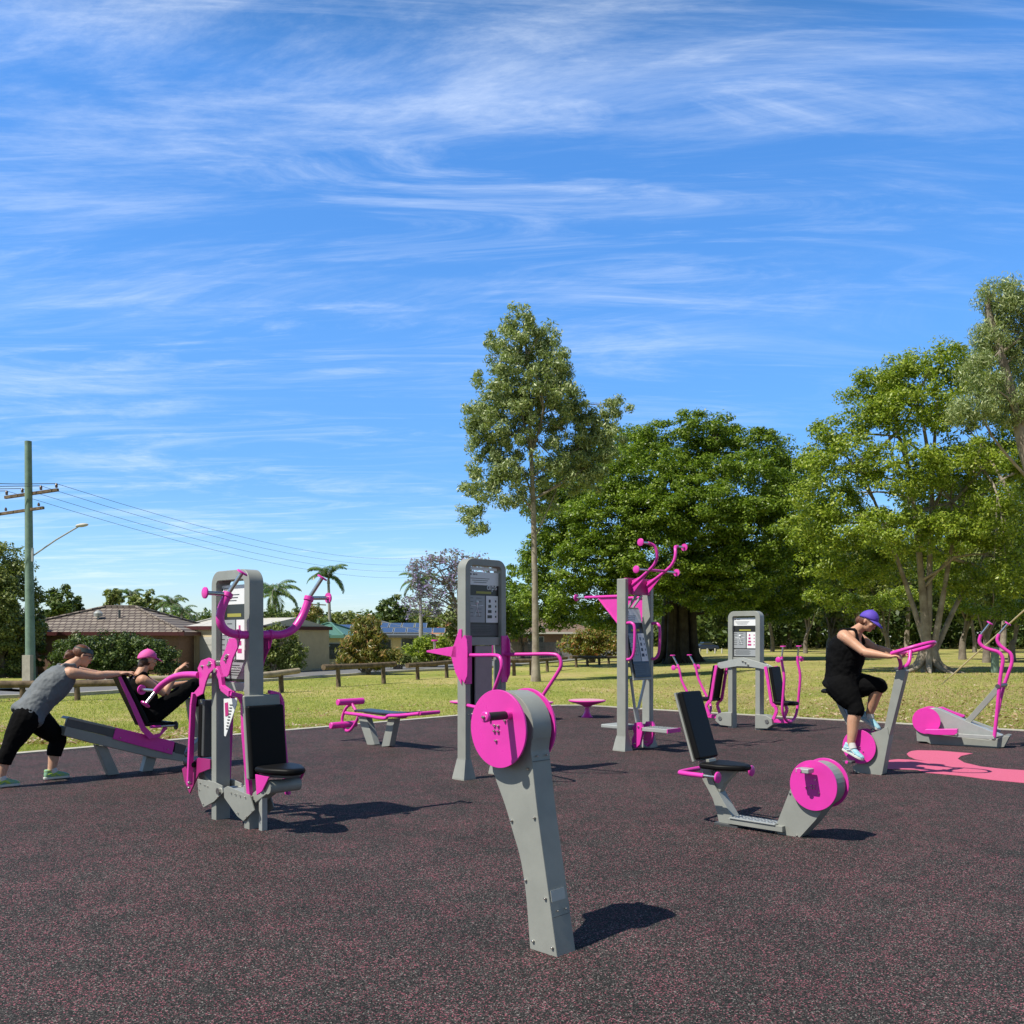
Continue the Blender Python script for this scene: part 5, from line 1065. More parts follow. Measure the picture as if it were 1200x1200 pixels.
# ===== 9 recumbent bike =====
def recumbent():
    z = zoomp(780, 790, 4.8); d = E2; n = E1; A_ = G(935, 981, 0)
    root = thing('recumbent_bike', 'riderless recumbent bike with tall black backrest and magenta wheel housing, front right', 'exercise machine', A_-E2*.35)
    th = .14
    c = PL(A_-n*.04, d, 952.8, 920.5)+n*.04
    q = [(612, 868), (620, 897), (745, 925), (790, 885), (838, 822), (900, 790), (960, 740)]
    sd = P2(A_, d, z((614, 868), (700, 650))); lo = P2(A_, d, z((622, 897), (748, 926), (790, 880), (840, 825)))
    body = [sd[0]]+lo
    ang = [math.atan2((p-c).z, (p-c).dot(d)) for p in (lo[-1], sd[1])]
    Rr = .172
    arc = [c+d*Rr*math.cos(t)+Z*Rr*math.sin(t) for t in np.linspace(R(-60), R(160), 20)]
    arc = [V(p) for p in arc]
    ol = [sd[0]]+lo+arc
    for o in (0, th-.006): MB().prism([p+n*o for p in ol], n*.006).build('side_plate', GREY, root, bevel=.0015, smooth=30)
    b = MB(); k = len(ol)
    for i in range(k):
        a_, c_ = ol[i], ol[(i+1) % k]; b.add([a_+n*.007, c_+n*.007, c_+n*(th-.007), a_+n*(th-.007)], [[0, 1, 2, 3]])
    b.build('housing', GREY, root, smooth=30)
    bolts(root, P2(A_-n*.001, d, z((700, 670), (622, 892), (738, 908))), -n, .009)
    for s, off in ((-1, -.035), (1, th+.02)):
        cc = c+n*off; dk = MB().tube([cc-n*.006, cc+n*.006], .19, 56).build('wheel_disc', PINK, root, bevel=.002); MB().disc(cc-n*s*.018, n, .155, .03, 36).build('bearing_plate', DGREY, root)
        e = n*s; pd = cc+d*(.03*-s)+Z*(.145*-s)+e*.007; pd = cc-d*.045*1+Z*.12*(1 if s < 0 else -1)+e*.007
        MB().tube([pd, pd+e*.03], .03, 16).build('pedal_boss', PINK, dk); b = MB(); b.box(pd+e*.08+d*.02, .105, .095, .036, (d, n, Z)); b.build('pedal', LGREY, root, bevel=.008)
        MB().tube([pd+e*.128+d*.0, pd+e*.14+d*.0], .018, 16).build('pedal_cap', PINK, root)
        bolts(dk, [cc+e*.008+d*x+Z*y for x, y in ((-.01, .0), (.012, 0), (-.01, -.02), (.012, -.02), (-.055, -.02), (.05, -.05), (.02, .045))], e, .008)
    # floor tread
    t0, t1 = P2(A_+n*.02, d, z((385, 850), (640, 885))); t0.z = t1.z = .05
    MB().beam(t0-d*.02, t1+d*.06, .13, .045, n).build('base_beam', GREY, root, bevel=.003)
    t0 = t0-n*.0; b = MB(); L = (t1-t0).length
    MB().box((t0+t1)/2+Z*.028, L, .15, .008, (d, n, Z)).build('tread_plate', LGREY, root, bevel=.001)
    for i in range(14):
        for j in range(3): b.disc(t0+d*(L*(i+.5)/14)+n*(-.045+.045*j+.01*(i % 2))+Z*.034, Z, .010, .006, 10)
    b.build('tread_studs', STEEL, root)
    # seat post
    B_ = A_-n*.0
    q = P2(B_, d, z((186, 485), (242, 478), (256, 545), (272, 620), (320, 710), (392, 832), (368, 856), (300, 842), (288, 780), (264, 700), (238, 650), (205, 590)))
    MB().prism(q, n*.11).build('seat_post', GREY, root, bevel=.004, smooth=30)
    q = P2(B_-n*.03, d, z((290, 840), (300, 832), (400, 848), (436, 868), (434, 874), (290, 850))); 
    MB().box(PL(A_, d, 780+350/4.8, 790+850/4.8)+n*.055-Z*.0, .22, .18, .03, (d, n, Z)).build('base_foot', DGREY, root, bevel=.003)
    q = P2(B_+n*.02, d, z((250, 545), (402, 538), (372, 570), (325, 620), (305, 665), (290, 640), (270, 610))); MB().prism(q, n*.07).build('seat_gusset', GREY, root, bevel=.004, smooth=0)
    q = P2(B_-n*.10, d, z((78, 105), (102, 100), (214, 478), (196, 486), (182, 470))); 
    a_, b2 = P2(B_, d, z((98, 103), (200, 480))); up = (a_-b2).normalized(); nn = n.cross(up); nn = nn if nn.dot(d) > 0 else -nn; L = (a_-b2).length; cc = (a_+b2)/2+n*.055
    MB().box(cc-nn*.02, .30, .02, L*1.02, (n, nn, up)).build('back_plate', GREY, root, bevel=.003)
    MB().box(cc+nn*.022, .30, .055, L, (n, nn, up)).build('back_pad', BLACK, root, bevel=.018)
    s0 = P2(B_, d, z((222, 525),))[0]+n*.055; b = MB(); b.prism([s0+d*a+n*o for a, o in ((0, -.16), (0, .16), (.18, .16), (.34, .09), (.37, .05), (.37, -.05), (.34, -.09), (.18, -.16))], Z*.05); b.build('seat_pad', BLACK, root, bevel=.022)
    h0 = s0-Z*.035-d*.08
    pts = [h0+d*.20-n*.26, h0+d*.02-n*.26, h0-d*.05-n*.22, h0-d*.065, h0-d*.05+n*.22, h0+d*.02+n*.26, h0+d*.20+n*.26]; MB().tube(sm(pts, 5), .02, 14).build('handle_loop', PINK, root)
    for o in (-.26, .26):
        e = h0+d*.20+n*o; q = e+d*.13; MB().tube([e, q], .015, 12).build('hand_grip', STEEL, root); cap_disc(q, d, .045, parent=root)
recumbent()
# ===== 10 upright bike =====
AU = G(1020, 907, 0)
def upright():
    z = zoomp(940, 700, 5.456); d = E2; n = E1; A_ = AU-n*.0
    root = thing('exercise_bike', 'upright bike with slanted grey stem and looped magenta handlebar, ridden by the purple capped woman', 'exercise machine', A_+n*.06)
    th = .12
    q = z((415, 1098), (440, 1045), (462, 990), (470, 920), (450, 865), (490, 855), (520, 835), (532, 850), (508, 1140), (480, 1156), (345, 1125), (320, 1085))
    MB().prism(P2(A_, d, z((318, 1085), (360, 1060), (415, 1060), (450, 1020), (470, 930), (440, 868), (500, 850), (528, 832), (545, 830), (556, 890), (512, 1130), (482, 1156), (360, 1140), (335, 1110))), n*th).build('body', GREY, root, bevel=.003, smooth=30)
    q = P2(A_+n*.01, d, z((524, 835), (600, 468), (650, 460), (662, 470), (556, 890), (546, 880))); MB().prism(q, n*(th-.02)).build('stem', GREY, root, bevel=.004, smooth=0)
    a_, b2 = P2(A_+n*.06, d, z((350, 900), (212, 615))); MB().beam(a_, b2, .07, .055, n).build('seat_post', GREY, root, bevel=.006)
    s = P2(A_+n*.06, d, z((155, 598)))[0]
    b = MB(); b.loft([(s-d*.03, n, Z, .03, .01), (s-d*.02, n, Z, .10, .026), (s+d*.06, n, Z, .115, .03), (s+d*.13, n, Z, .08, .028), (s+d*.22, n, Z, .035, .024), (s+d*.27, n, Z, .02, .012)], 16); b.build('saddle', BLACK, root)
    c = PL(A_-n*.03, d, 1006.8, 875)+n*.03
    MB().disc(c+n*th/2, n, .165, th-.01, 44).build('housing', GREY, root, bevel=.002)
    for sg, off in ((-1, -.03), (1, th+.03)):
        cc = c+n*off; dk = MB().tube([cc-n*.006, cc+n*.006], .192, 52).build('wheel_disc', PINK, root, bevel=.002)
        e = n*sg; pd = (PL(cc+e*.05, d, 998, 892) if sg < 0 else PL(cc+e*.05, d, 1024, 856))
        pd = pd+e*.07; MB().tube([pd-e*.13, pd-e*.05], .014, 12).build('pedal_axle', STEEL, root); MB().box(pd, .11, .10, .028, (d, n, Z)).build('pedal', DGREY, root, bevel=.006)
        cap_disc(pd+e*.055, e, .018, parent=root)
        bolts(dk, [cc+e*.008+d*x+Z*y for x, y in ((-.01, .0), (.012, 0), (-.01, -.02), (.012, -.02), (.05, -.05), (-.05, .05))], e, .008)
    # handlebar: Y neck and tilted loop
    t = P2(A_+n*.06, d, z((632, 455)))[0]; MB().box(t+Z*.0, .11, .1, .03, (d, n, Z)).build('neck_plate', DGREY, root, bevel=.005)
    lp = [(-.02, -.20, .17), (.10, -.215, .205), (.22, -.19, .245), (.32, -.10, .28), (.35, 0, .29), (.32, .10, .28), (.24, .19, .245), (.10, .215, .205), (-.02, .20, .17)]
    near = [t+d*a+n*o+Z*h for a, o, h in lp]
    MB().tube(sm(near, 5), .021, 14).build('handlebar', PINK, root)
    for o in (-1, 1): MB().tube(sm([t+n*o*.03, t+n*o*.11+Z*.06+d*.04, t+n*o*.19+Z*.17+d*.03+Z*.03], 4), .021, 14).build('neck_tube', PINK, root)
    MB().tube([t-n*.2+Z*.17-d*.02, t+n*.2+Z*.17-d*.02], .019, 14).build('cross_tube', PINK, root)
    return near
UHB = upright()
# ===== 11 cross trainer =====
def cross():
    z = zoomp(1040, 700, 5.456); d = V((.84, -.54, 0)).normalized(); n = V((-d.y, d.x, 0)); A_ = G(1074, 871, 0)
    root = thing('cross_trainer', 'riderless cross trainer with two S shaped magenta arms on a grey wedge base, far right', 'exercise machine', A_+d*.6)
    MB().prism(P2(A_, d, z((183, 858), (250, 862), (330, 880), (640, 912), (700, 905), (760, 885), (782, 888), (745, 958), (635, 972), (280, 940), (250, 925), (188, 920))), n*.32).build('base', GREY, root, bevel=.006, smooth=0)
    MB().prism(P2(A_+n*.06, d, z((245, 715), (300, 708), (330, 715), (510, 795), (700, 872), (735, 885), (640, 905), (450, 885), (300, 868), (250, 855))), n*.2).build('upper_housing', LGREY, root, bevel=.006, smooth=0)
    c = PL(A_-n*.02, d, 1040+248/5.456, 700+790/5.456)
    for o in (0, .36): MB().tube([c+n*o-n*.006, c+n*o+n*.006], .188, 52).build('wheel_disc', PINK, root, bevel=.002)
    MB().disc(c+n*.18, n, .165, .33, 44).build('drum', GREY, root)
    for A2, q in ((A_-n*.17, ((240, 845), (445, 843), (447, 868), (425, 882), (300, 880), (240, 870))), (A_+n*.42, ((318, 705), (345, 702), (425, 735), (492, 757), (488, 768), (440, 766), (380, 740)))):
        pts = P2(A2, d, z(*q)); MB().prism(pts, n*.13).build('foot_pedal', PINK, root, bevel=.006, smooth=0)
    a_, b2 = P2(A_-n*.12, d, z((445, 882), (680, 897))); MB().beam(a_, b2, .04, .05, n).build('link_bar', LGREY, root, bevel=.004)
    a_, b2 = P2(A_+n*.5, d, z((470, 770), (720, 860))); MB().beam(a_, b2, .04, .05, n).build('link_bar', LGREY, root, bevel=.004)
    a_, b2 = P2(A_+n*.16, d, z((515, 795), (715, 572))); MB().beam(a_, b2, .09, .075, n).build('strut', GREY, root, bevel=.005)
    A3, A4 = A_-n*.10, A_+n*.42
    for A2, q, g in ((A3, ((682, 905), (700, 740), (716, 560), (728, 470), (738, 395), (712, 352), (660, 335), (615, 318), (588, 285), (598, 238)), ((598, 238), (655, 165))), (A4, ((705, 740), (735, 600), (768, 500), (795, 420), (790, 365), (755, 335), (718, 305), (702, 270), (714, 235)), ((714, 235), (770, 168)))):
        MB().tube(sm(P2(A2, d, z(*q)), 4), .024, 14).build('swing_arm', PINK, root); a_, b2 = P2(A2, d, z(*g)); MB().tube([a_, b2], .016, 12).build('hand_grip', STEEL, root); cap_disc(b2, b2-a_, .045, parent=root)
    p, q = PL(A3, d, 1040+705/5.456, 700+568/5.456), PL(A4, d, 1040+752/5.456, 700+560/5.456); MB().tube([p-n*.03, q+n*.03], .03, 14).build('pivot_axle', DGREY, root)
    bolts(root, [PL(A3-n*.02, d, 1040+680/5.456, 700+905/5.456)], -n, .03)
cross()
# ---------------- people ----------------
def skinmat(name, c):
    m = mat(name, c, .5, var=.12, vs=14, bump=.15, bs=160); b = m.node_tree.nodes['Principled BSDF']; b.inputs['Subsurface Weight'].default_value = .12; b.inputs['Subsurface Radius'].default_value = (.012, .005, .003); b.inputs['Subsurface Scale'].default_value = 1.0
    return m
SKIN = skinmat('skin', (.60, .34, .23)); SKIN2 = skinmat('skin_tanned', (.56, .30, .19))
HAIR = mat('brown_hair', (.16, .06, .028), .45, c2=(.07, .026, .014), vs=60, bump=.8, bs=120); HAIRD = mat('dark_hair', (.045, .02, .012), .45, var=.4, vs=60, bump=.8, bs=120)
LEG = mat('black_leggings', (.005, .005, .0055), .85, bump=.4, bs=40, spec=.06)
TOPG = mat('grey_tank', (.13, .145, .16), .75, var=.12, vs=8, bump=.5, bs=30); TOPB = mat('black_tank', (.006, .006, .0065), .85, bump=.5, bs=30, spec=.06)
SHOEB = mat('pale_blue_mesh_shoe', (.20, .48, .60), .6, c2=(.42, .62, .68), vs=30); SHOEG = mat('teal_lime_shoe', (.10, .33, .38), .6, c2=(.45, .58, .06), vs=16); SOLE = mat('white_sole', (.60, .60, .56), .6); LIME = mat('lime_trim', (.45, .62, .05), .5)
CAPP = mat('purple_cap_fabric', (.095, .05, .42), .7, bump=.3, bs=80); CAPK = mat('pink_cap_fabric', (.75, .10, .38), .7, bump=.3, bs=80); SOCK = mat('white_sock', (.62, .62, .6), .9); LIPS = mat('lips', (.35, .09, .08), .4)
BAND = mat('dark_visor_band', (.045, .06, .055), .5)
def orth(a, b): a = V(a); return (a-b*a.dot(b)).normalized()
def curve_r(p, rs): return p, rs
def limb(mb, pts, rs, n=14, k=5): mb.tube(sm(pts, k), list(rs), n)
def hand(mb, w, d, pn, thumb, curl=(35, 35, 25), spread=.0, s=1, curls=None):
    """w wrist, d pointing to the knuckles, pn palm normal (fingers curl towards it), thumb side direction"""
    d = V(d).normalized(); pn = orth(pn, d); t = d.cross(pn)*(1 if d.cross(pn).dot(V(thumb)) > 0 else -1)
    c = w+d*.045*s; mb.ell(c, .043*s, .052*s, .017*s, ax=(t, d, pn), n=14, m=8); mb.tube([w-d*.03, w+d*.02], .024*s, 12)
    for i, (o, L) in enumerate(((.031, .072), (.0105, .080), (-.0105, .074), (-.031, .060))):
        p = w+d*.082*s+t*o*s; pts = [w+d*.04*s+t*o*s*.8, p]; dd = (d+t*o*spread*12).normalized(); cu = curls[i] if curls else curl
        for j, f in enumerate((.45, .31, .24)): dd = (Matrix.Rotation(R(cu[j]), 3, dd.cross(pn).normalized())@dd); p = p+dd*L*f*s; pts.append(p)
        mb.tube(pts, [.010*s, .0098*s, .0092*s, .0082*s, .0065*s], 8)
    p = w+d*.02*s+t*.022*s; dd = (d*.62+t*.62+pn*.3).normalized(); p2 = p+dd*.04*s; p3 = p2+(dd*.7+d*.5+pn*.35).normalized()*.032*s; p4 = p3+(d+pn*.7-t*.2).normalized()*.024*s
    mb.tube([p, p2, p3, p4], [.015*s, .013*s, .0105*s, .008*s], 8)
def shoe(root, an, toe, up, lat, m, trim, sole=SOLE):
    """an ankle joint, toe = tip of the toes; up = sole to laces"""
    d = (toe-an); d = orth(d, V(up)); up = V(up).normalized(); L = .255; h = an-up*.075-d*.065
    P = lambda a, b, c: h+d*a+lat*b+up*c
    b = MB(); b.loft([(P(-.008, 0, .045), lat, up, .012, .02), (P(.005, 0, .045), lat, up, .032, .040), (P(.05, 0, .052), lat, up, .037, .052), (P(.10, 0, .050), lat, up, .037, .048), (P(.15, 0, .040), lat, up, .042, .036), (P(.20, 0, .031), lat, up, .045, .027), (P(.235, 0, .026), lat, up, .036, .020), (P(.252, 0, .023), lat, up, .016, .010)], 16)
    b.loft([(P(.035, 0, .06), lat, d, .036, .042), (P(.035, 0, .10), lat, d, .037, .043)], 14)
    s = b.build('shoe', m, root, remesh=.006, rs=3)
    ol = [(-.012, -.018), (.02, -.034), (.09, -.030), (.17, -.045), (.22, -.042), (.25, -.022), (.258, 0), (.25, .022), (.22, .042), (.17, .045), (.09, .030), (.02, .034), (-.012, .018)]
    b = MB(); b.prism([P(a, c, -.004) for a, c in ol], up*.026); b.build('sole', sole, s, bevel=.006, smooth=40)
    b = MB()
    for k in range(4): p = P(.10+.022*k, 0, .088-.012*k+.006); b.tube([p-lat*.022-up*.006, p+up*.004, p+lat*.022-up*.006], .004, 6)
    b.build('laces', SOCK, s)
    b = MB(); b.tube([P(.05, -.036, .03), P(.10, -.039, .055), P(.15, -.042, .03)], .005, 6); b.tube([P(.02, -.034, .05), P(.06, -.039, .06)], .005, 6); b.build('trim', trim, s)
    return s
def person(label, loc, J, f, u, skin, top, topstyle, shoem, trim, hair, heavy=1.0, legw=1.0, hands=None, hd=1.0, cuffs=.42):
    root = thing('person', label, 'person', loc); f = V(f).normalized(); n = J['n']; u = orth(u, f); lat = f.cross(u)
    b = MB(); H = heavy
    # torso loft along the spine
    sp = sm([J['pel']-(J['chest']-J['pel']).normalized()*.10, J['pel'], J['mid'], J['chest'], J['neck']], 6)
    prof_l = [.10, .175, .185, .158, .150, .158, .162, .170, .165, .10, .058]; prof_d = [.09, .125, .135, .118, .112, .118, .130, .128, .105, .075, .055]
    xs_ = np.linspace(0, 1, 11); secs = []
    for i, p in enumerate(sp):
        t = i/(len(sp)-1); tg = (sp[min(i+1, len(sp)-1)]-sp[max(i-1, 0)]).normalized(); ax = orth(n, tg); dp = tg.cross(ax)
        secs.append((p, ax, dp, float(np.interp(t, xs_, prof_l))*H, float(np.interp(t, xs_, prof_d))*H*(1+(hd-1)*math.sin(math.pi*min(1, t*1.15)))))
    b.loft(secs, 20)
    b.tube([J['neck']-(J['head']-J['neck'])*.25, J['neck'].lerp(J['head'], .7)], [.066, .052], 14)
    for s in 'NF':
        b.ell(J['sh'+s], .058*H, .058*H, .055*H); limb(b, [J['chest'].lerp(J['sh'+s], .45), J['sh'+s], J['sh'+s].lerp(J['el'+s], .5), J['el'+s]], [.075*H, .062*H, .053*H, .044*H, .040*H])
        limb(b, [J['el'+s], J['el'+s].lerp(J['wr'+s], .35), J['wr'+s]], [.041*H, .043*H, .034*H, .025])
        limb(b, [J['pel'].lerp(J['hip'+s], .6), J['hip'+s], J['hip'+s].lerp(J['kn'+s], .5), J['kn'+s]], [.12*H, .112*H*legw, .092*H*legw, .062*legw])
        kn, an = J['kn'+s], J['an'+s]; bk = orth(-f, (an-kn).normalized())
        limb(b, [kn, kn.lerp(an, .3)+bk*.018, kn.lerp(an, .65)+bk*.006, an], [.060*legw, .059*legw, .048*legw, .038])
        hn = hands[s]; hand(b, J['wr'+s], *hn[0], **hn[1])
    # head
    hc = J['head']; ax = (lat, f, u)
    b.ell(hc+u*.018-f*.008, .074, .094, .098, ax, 20, 14); b.ell(hc-u*.045+f*.022, .056, .062, .072, ax, 16, 10); b.ell(hc-u*.095+f*.052, .026, .024, .02, ax)
    b.ell(hc+f*.092-u*.018, .012, .017, .022, ax, 10, 8); b.ell(hc+f*.088+u*.022, .045, .012, .012, ax); b.ell(hc+f*.080-u*.055, .024, .014, .014, ax)
    for s in (-1, 1): b.ell(hc+lat*.075*s-f*.006-u*.005, .009, .017, .030, ax, 10, 8); b.ell(hc+lat*.040*s+f*.062-u*.022, .024, .024, .026, ax)
    b.build('body', skin, root, remesh=.0065, rs=5)
    for s in (-1, 1):
        e = MB().ell(hc+lat*.031*s+f*.083+u*.004, .012, .010, .009, ax, 12, 8).build('eye', WHITE, root); MB().ell(hc+lat*.031*s+f*.0905+u*.004, .005, .004, .005, ax, 8, 6).build('iris', HAIRD, e)
        MB().tube([hc+lat*.018*s+f*.092+u*.024, hc+lat*.045*s+f*.083+u*.025], .004, 6).build('eyebrow', HAIRD, root)
    MB().ell(hc+f*.0935-u*.055, .021, .006, .008, ax, 12, 8).build('mouth', LIPS, root)
    # top
    b = MB(); i1 = {'tank': .86, 'vest': .88}[topstyle]; k = int((len(secs)-1)*i1); ts = []
    for i in range(2, k+1):
        c, a, d_, rx, ry = secs[i]; t = i/(len(secs)-1); fl = .012+.016*max(0, .35-t)/.35
        ts.append((c, a, d_, rx+fl, ry+fl))
    b.loft(ts, 26)
    c, a, d_, rx, ry = secs[k]
    for s in (-1, 1):
        tp = J['neck'].lerp(J['shN' if s < 0 else 'shF'], .42)
        for g in (-1, 1):
            b.tube(sm([c+a*s*.085*H+d_*g*(ry+.004), c.lerp(tp, .6)+a*s*.03*H+d_*g*ry*.85, tp+(J['head']-J['neck']).normalized()*.052], 4), .018, 8)
    b.build('tank_top', top, root, remesh=.008, rs=4, disp=(.022, .07))
    # leggings to below the knee
    b = MB(); ls = []
    for i in range(0, 9):
        c, a, d_, rx, ry = secs[i]; ls.append((c, a, d_, rx+.008, ry+.008))
    b.loft(ls, 22)
    for s in 'NF':
        kn, an = J['kn'+s], J['an'+s]; bk = orth(-f, (an-kn).normalized()); e = kn.lerp(an, cuffs)+bk*.010
        hp = J['hip'+s]; mid_ = kn.lerp(an, cuffs*.55)+bk*.012
        limb(b, [J['pel'].lerp(hp, .6), hp, hp.lerp(kn, .5), hp.lerp(kn, .85), kn.lerp(an, .04), mid_, e], [.128*H, .120*H*legw, .101*H*legw, .082*legw, .074*legw, .075*legw, .068*legw])
    b.build('leggings', LEG, root, remesh=.009, rs=3, disp=(.010, .05))
    for s in 'NF':
        kn, an = J['kn'+s], J['an'+s]
        if 'toe'+s in J:
            MB().tube([an.lerp(kn, .10), an.lerp(J['toe'+s], .15)], [.043, .044], 14).build('sock', SOCK, root)
            shoe(root, an, J['toe'+s], J['up'+s], n, shoem, trim)
    return root, hc, f, u, lat
def cap(root, hc, f, u, lat, m, tail=None):
    ax = (lat, f, u); b = MB(); vs = []; fs = []; nn = 24; mm = 8; c = hc+u*.028-f*.008
    for i in range(mm+1):
        t = math.pi/2*i/mm
        for j in range(nn): w = 2*math.pi*j/nn; vs.append(c+lat*.084*math.cos(w)*math.cos(t)+f*.104*math.sin(w)*math.cos(t)+u*(.004+.094*math.sin(t)-.022*max(0,-math.sin(w))*math.cos(t)))
    for i in range(mm):
        for j in range(nn): k = (j+1) % nn; fs.append([i*nn+j, i*nn+k, (i+1)*nn+k, (i+1)*nn+j])
    b.add(vs, fs); o = b.build('cap', m, root); s = o.modifiers.new('solid', 'SOLIDIFY'); s.thickness = .004; s.offset = 1
    b = MB(); pts_t = []; 
    for i in range(7):
        w = R(20+i*140/6)
        inner = c+lat*.080*math.cos(w)+f*.098*math.sin(w); outer = c+lat*.080*math.cos(w)*.92+f*(.098*math.sin(w)+.082*math.sin((w-R(20))/R(140)*math.pi)**.6*1.12 if 0 < i < 6 else .098*math.sin(w))-u*(.042*math.sin((i/6)*math.pi))
        pts_t.append((inner+u*.008, outer))
    vs = [p for q in pts_t for p in q]; b.add(vs, [[2*i, 2*i+1, 2*i+3, 2*i+2] for i in range(6)]); pk = b.build('peak', m, o); s = pk.modifiers.new('solid', 'SOLIDIFY'); s.thickness = .005; s.offset = 0
    MB().ell(c+u*.103, .008, .008, .005, ax).build('button', m, o); MB().box(c+f*.094+u*.045+lat*.0, .05, .006, .018, (lat, f, u)).build('cap_badge', SOCK if m == CAPK else m, o, bevel=.003)
    return o
# ---- woman on the exercise bike ----
z = zoomp(940, 700, 5.456); d = E2; n = E1; A0 = AU+n*.06
def jp(off, x, y, raw=False): return PL(A0+n*off, d, *( (x, y) if raw else (940+x/5.456, 700+y/5.456)))
J = dict(n=n, pel=jp(0, 258, 550), mid=jp(0, 270, 420), chest=jp(0, 300, 290), neck=jp(0, 352, 210), head=jp(0, 425, 150),
         shN=jp(-.165, 268, 248), elN=jp(-.20, 400, 352), wrN=jp(-.19, 560, 378), shF=jp(.165, 335, 245), elF=jp(.22, 470, 330), wrF=jp(.19, 640, 372),
         hipN=jp(-.09, 250, 570), knN=jp(-.12, 350, 715), anN=jp(-.17, 310, 955), toeN=jp(-.17, 405, 1042), upN=V((0, 0, 1))*.9+d*.35,
         hipF=jp(.09, 262, 565), knF=jp(.12, 500, 560), anF=jp(.17, 425, 760), toeF=jp(.17, 500, 842), upF=Z*.85+d*.5)
gd = d*.96+Z*.1
hands = {'N': ((d*.9+Z*.18, -Z+n*.25, n), dict(curl=(35, 55, 40))), 'F': ((d*.9+Z*.2, -Z-n*.25, -n), dict(curl=(35, 55, 40)))}
rt, hc, f, u, lat = person('woman in purple cap, black tank top and black leggings pedalling the exercise bike', J['pel'], J, d*.88-Z*.42, Z*.9+d*.4, SKIN2, TOPB, 'tank', SHOEB, SOCK, HAIR, heavy=1.22, hd=1.35, legw=1.18, hands=hands, cuffs=.16)
cap(rt, hc, f, u, lat, CAPP)
b = MB(); b.ell(hc-f*.035-u*.01, .078, .07, .075, (lat, f, u)); b.ell(hc-f*.10-u*.035, .04, .045, .05, (lat, f, u)); b.build('hair', HAIR, rt, remesh=.007)
# ---- woman pushing ----
d = E1; n = V((-d.y, d.x, 0)); A0 = V((-4.86, 10.06, 0))
z = None
def jq(off, x, y): return PL(A0+n*off, d, x, y)
J = dict(n=n, pel=jq(0, 34, 835), mid=jq(0, 50, 816), chest=jq(0, 72, 793), neck=jq(0, 84, 779), head=jq(0, 97, 768.5),
         shN=jq(-.16, 83, 789), elN=jq(-.18, 113, 792), wrN=jq(-.13, 139, 790), shF=jq(.16, 92, 788), elF=jq(.2, 120, 791), wrF=jq(.13, 147, 789),
         hipN=jq(-.09, 30, 843), knN=jq(-.10, 11, 877), anN=jq(-.10, 0, 906), toeN=jq(-.10, 17, 921), upN=Z,
         hipF=jq(.09, 42, 842), knF=jq(.10, 69, 866), anF=jq(.10, 60, 900), toeF=jq(.10, 80, 912), upF=Z)
hands = {'N': ((d*.95-Z*.0+Z*.15, -Z+d*.2, n), dict(curl=(25, 50, 35))), 'F': ((d*.95+Z*.1, -Z+d*.2, -n), dict(curl=(25, 50, 35)))}
for s in 'NF':
    g = J['an'+s]; t = J['toe'+s]; dz = .088-g.z; J['an'+s] = V((g.x, g.y, .088)); J['toe'+s] = V((t.x, t.y, .02))
rt, hc, f, u, lat = person('woman in grey singlet and black three quarter leggings leaning forward to push the sled seat', J['pel'], J, d*.93-Z*.25-n*.25, Z*.95+d*.25, SKIN, TOPG, 'vest', SHOEG, LIME, HAIR, heavy=1.08, hd=1.15, legw=1.1, hands=hands, cuffs=.52)
ax = (lat, f, u); b = MB(); b.ell(hc+u*.030-f*.022, .080, .093, .092, ax, 18, 12); b.ell(hc-f*.125-u*.02, .052, .055, .055, ax)
for k in range(9): a = k*.7; q = hc-f*.125-u*.02+lat*.03*math.cos(a)+u*.03*math.sin(a); b.tube([q, q-f*.03+u*.02*math.sin(a*2), q-f*.05-u*.03], [.018, .015, .008], 8)
b.build('hair', HAIR, rt, remesh=.006, rs=2)
b = MB(); b.loft([(hc+u*.035, lat, f, .083, .104), (hc+u*.080-f*.01, lat, f, .076, .095)], 24); b.build('headband', BAND, rt)
b = MB()
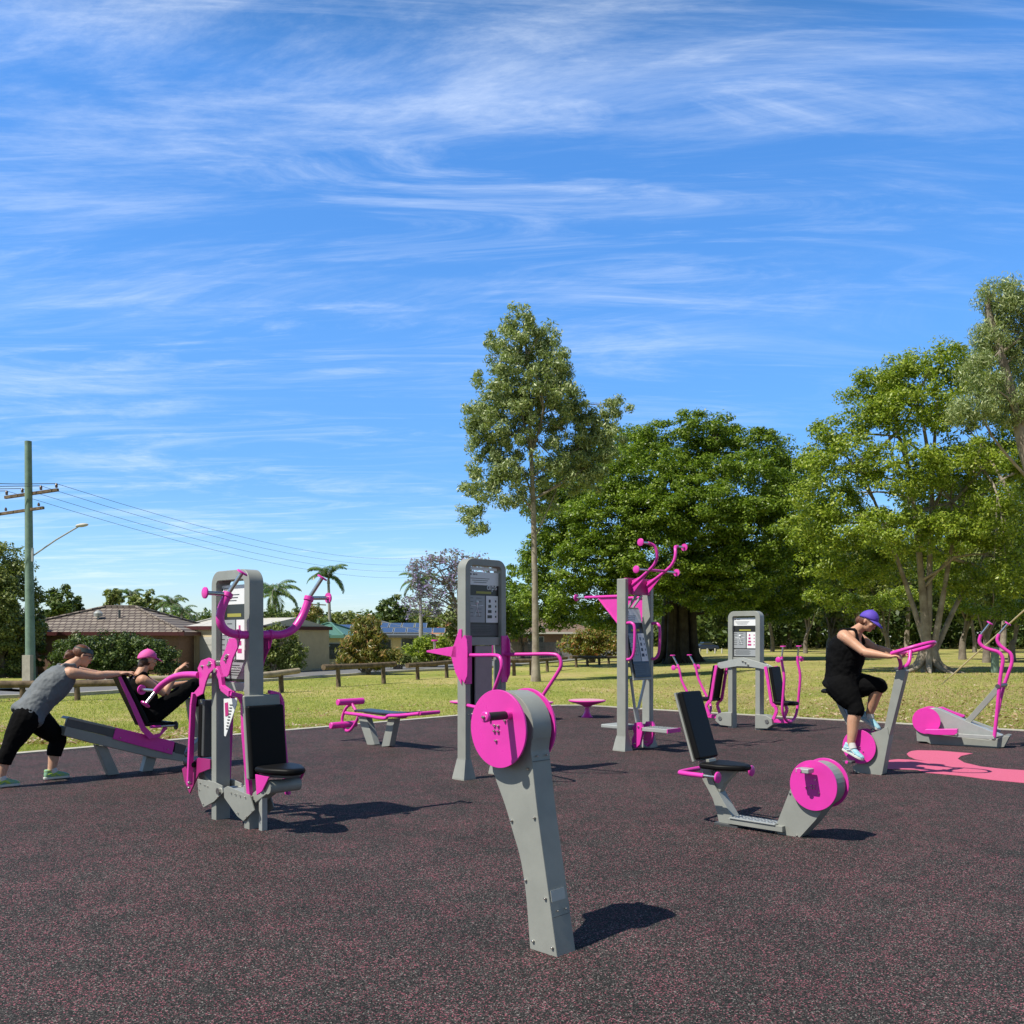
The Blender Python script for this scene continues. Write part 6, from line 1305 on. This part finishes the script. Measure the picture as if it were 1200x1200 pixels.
for s in (-1, 1): b.ell(hc+lat*.034*s+f*.098+u*.004, .029, .007, .019, ax, 16, 8); b.tube([hc+lat*.06*s+f*.092+u*.008, hc+lat*.083*s+f*.03+u*.006, hc+lat*.083*s-f*.01], .004, 6)
b.tube([hc-lat*.01+f*.105+u*.006, hc+lat*.01+f*.105+u*.006], .004, 6); b.build('sunglasses', SIGNB, rt)
# ---- woman seated on the sled ----
A0 = ALP+n*.12
J = dict(n=n, pel=jq(0, 176, 834), mid=jq(0, 170, 819), chest=jq(0, 164, 803), neck=jq(0, 165, 789), head=jq(0, 173, 773.5),
         shN=jq(-.16, 168, 797), elN=jq(-.21, 193, 813), wrN=jq(-.20, 209, 785), shF=jq(.16, 166, 795), elF=jq(.22, 192, 806), wrF=jq(.18, 218, 800),
         hipN=jq(-.09, 178, 838), knN=jq(-.11, 229, 801), anN=jq(-.10, 241, 842), toeN=jq(-.10, 249, 829), upN=Z*.75-d*.6,
         hipF=jq(.09, 178, 837), knF=jq(.11, 227, 803), anF=jq(.10, 240, 843), toeF=jq(.10, 248, 830), upF=Z*.75-d*.6)
hands = {'N': ((d*.75+Z*.62, d*.5-Z*.5, n), dict(curls=[(5, 5, 5), (15, 12, 10), (45, 50, 35), (55, 60, 40)], spread=.25)), 'F': ((d*.9+Z*.1, -Z, -n), dict(curl=(30, 40, 30)))}
rt, hc, f, u, lat = person('woman in bright pink cap and black singlet reclining on the sled seat, pointing ahead', J['pel'], J, d*.96-Z*.06-n*.08, Z, SKIN2, TOPB, 'vest', SHOEG, LIME, HAIRD, heavy=1.02, legw=1.0, hands=hands, cuffs=.6)
cap(rt, hc, f, u, lat, CAPK)
ax = (lat, f, u); b = MB(); b.ell(hc-f*.028-u*.01, .078, .072, .080, ax); b.ell(hc-f*.07-u*.06, .055, .035, .055, ax); b.build('hair', HAIRD, rt, remesh=.007)
b = MB()
for s in (-1, 1): b.ell(hc+lat*.032*s+f*.096+u*.004, .027, .007, .017, ax, 16, 8)
b.build('sunglasses', SIGNB, rt)
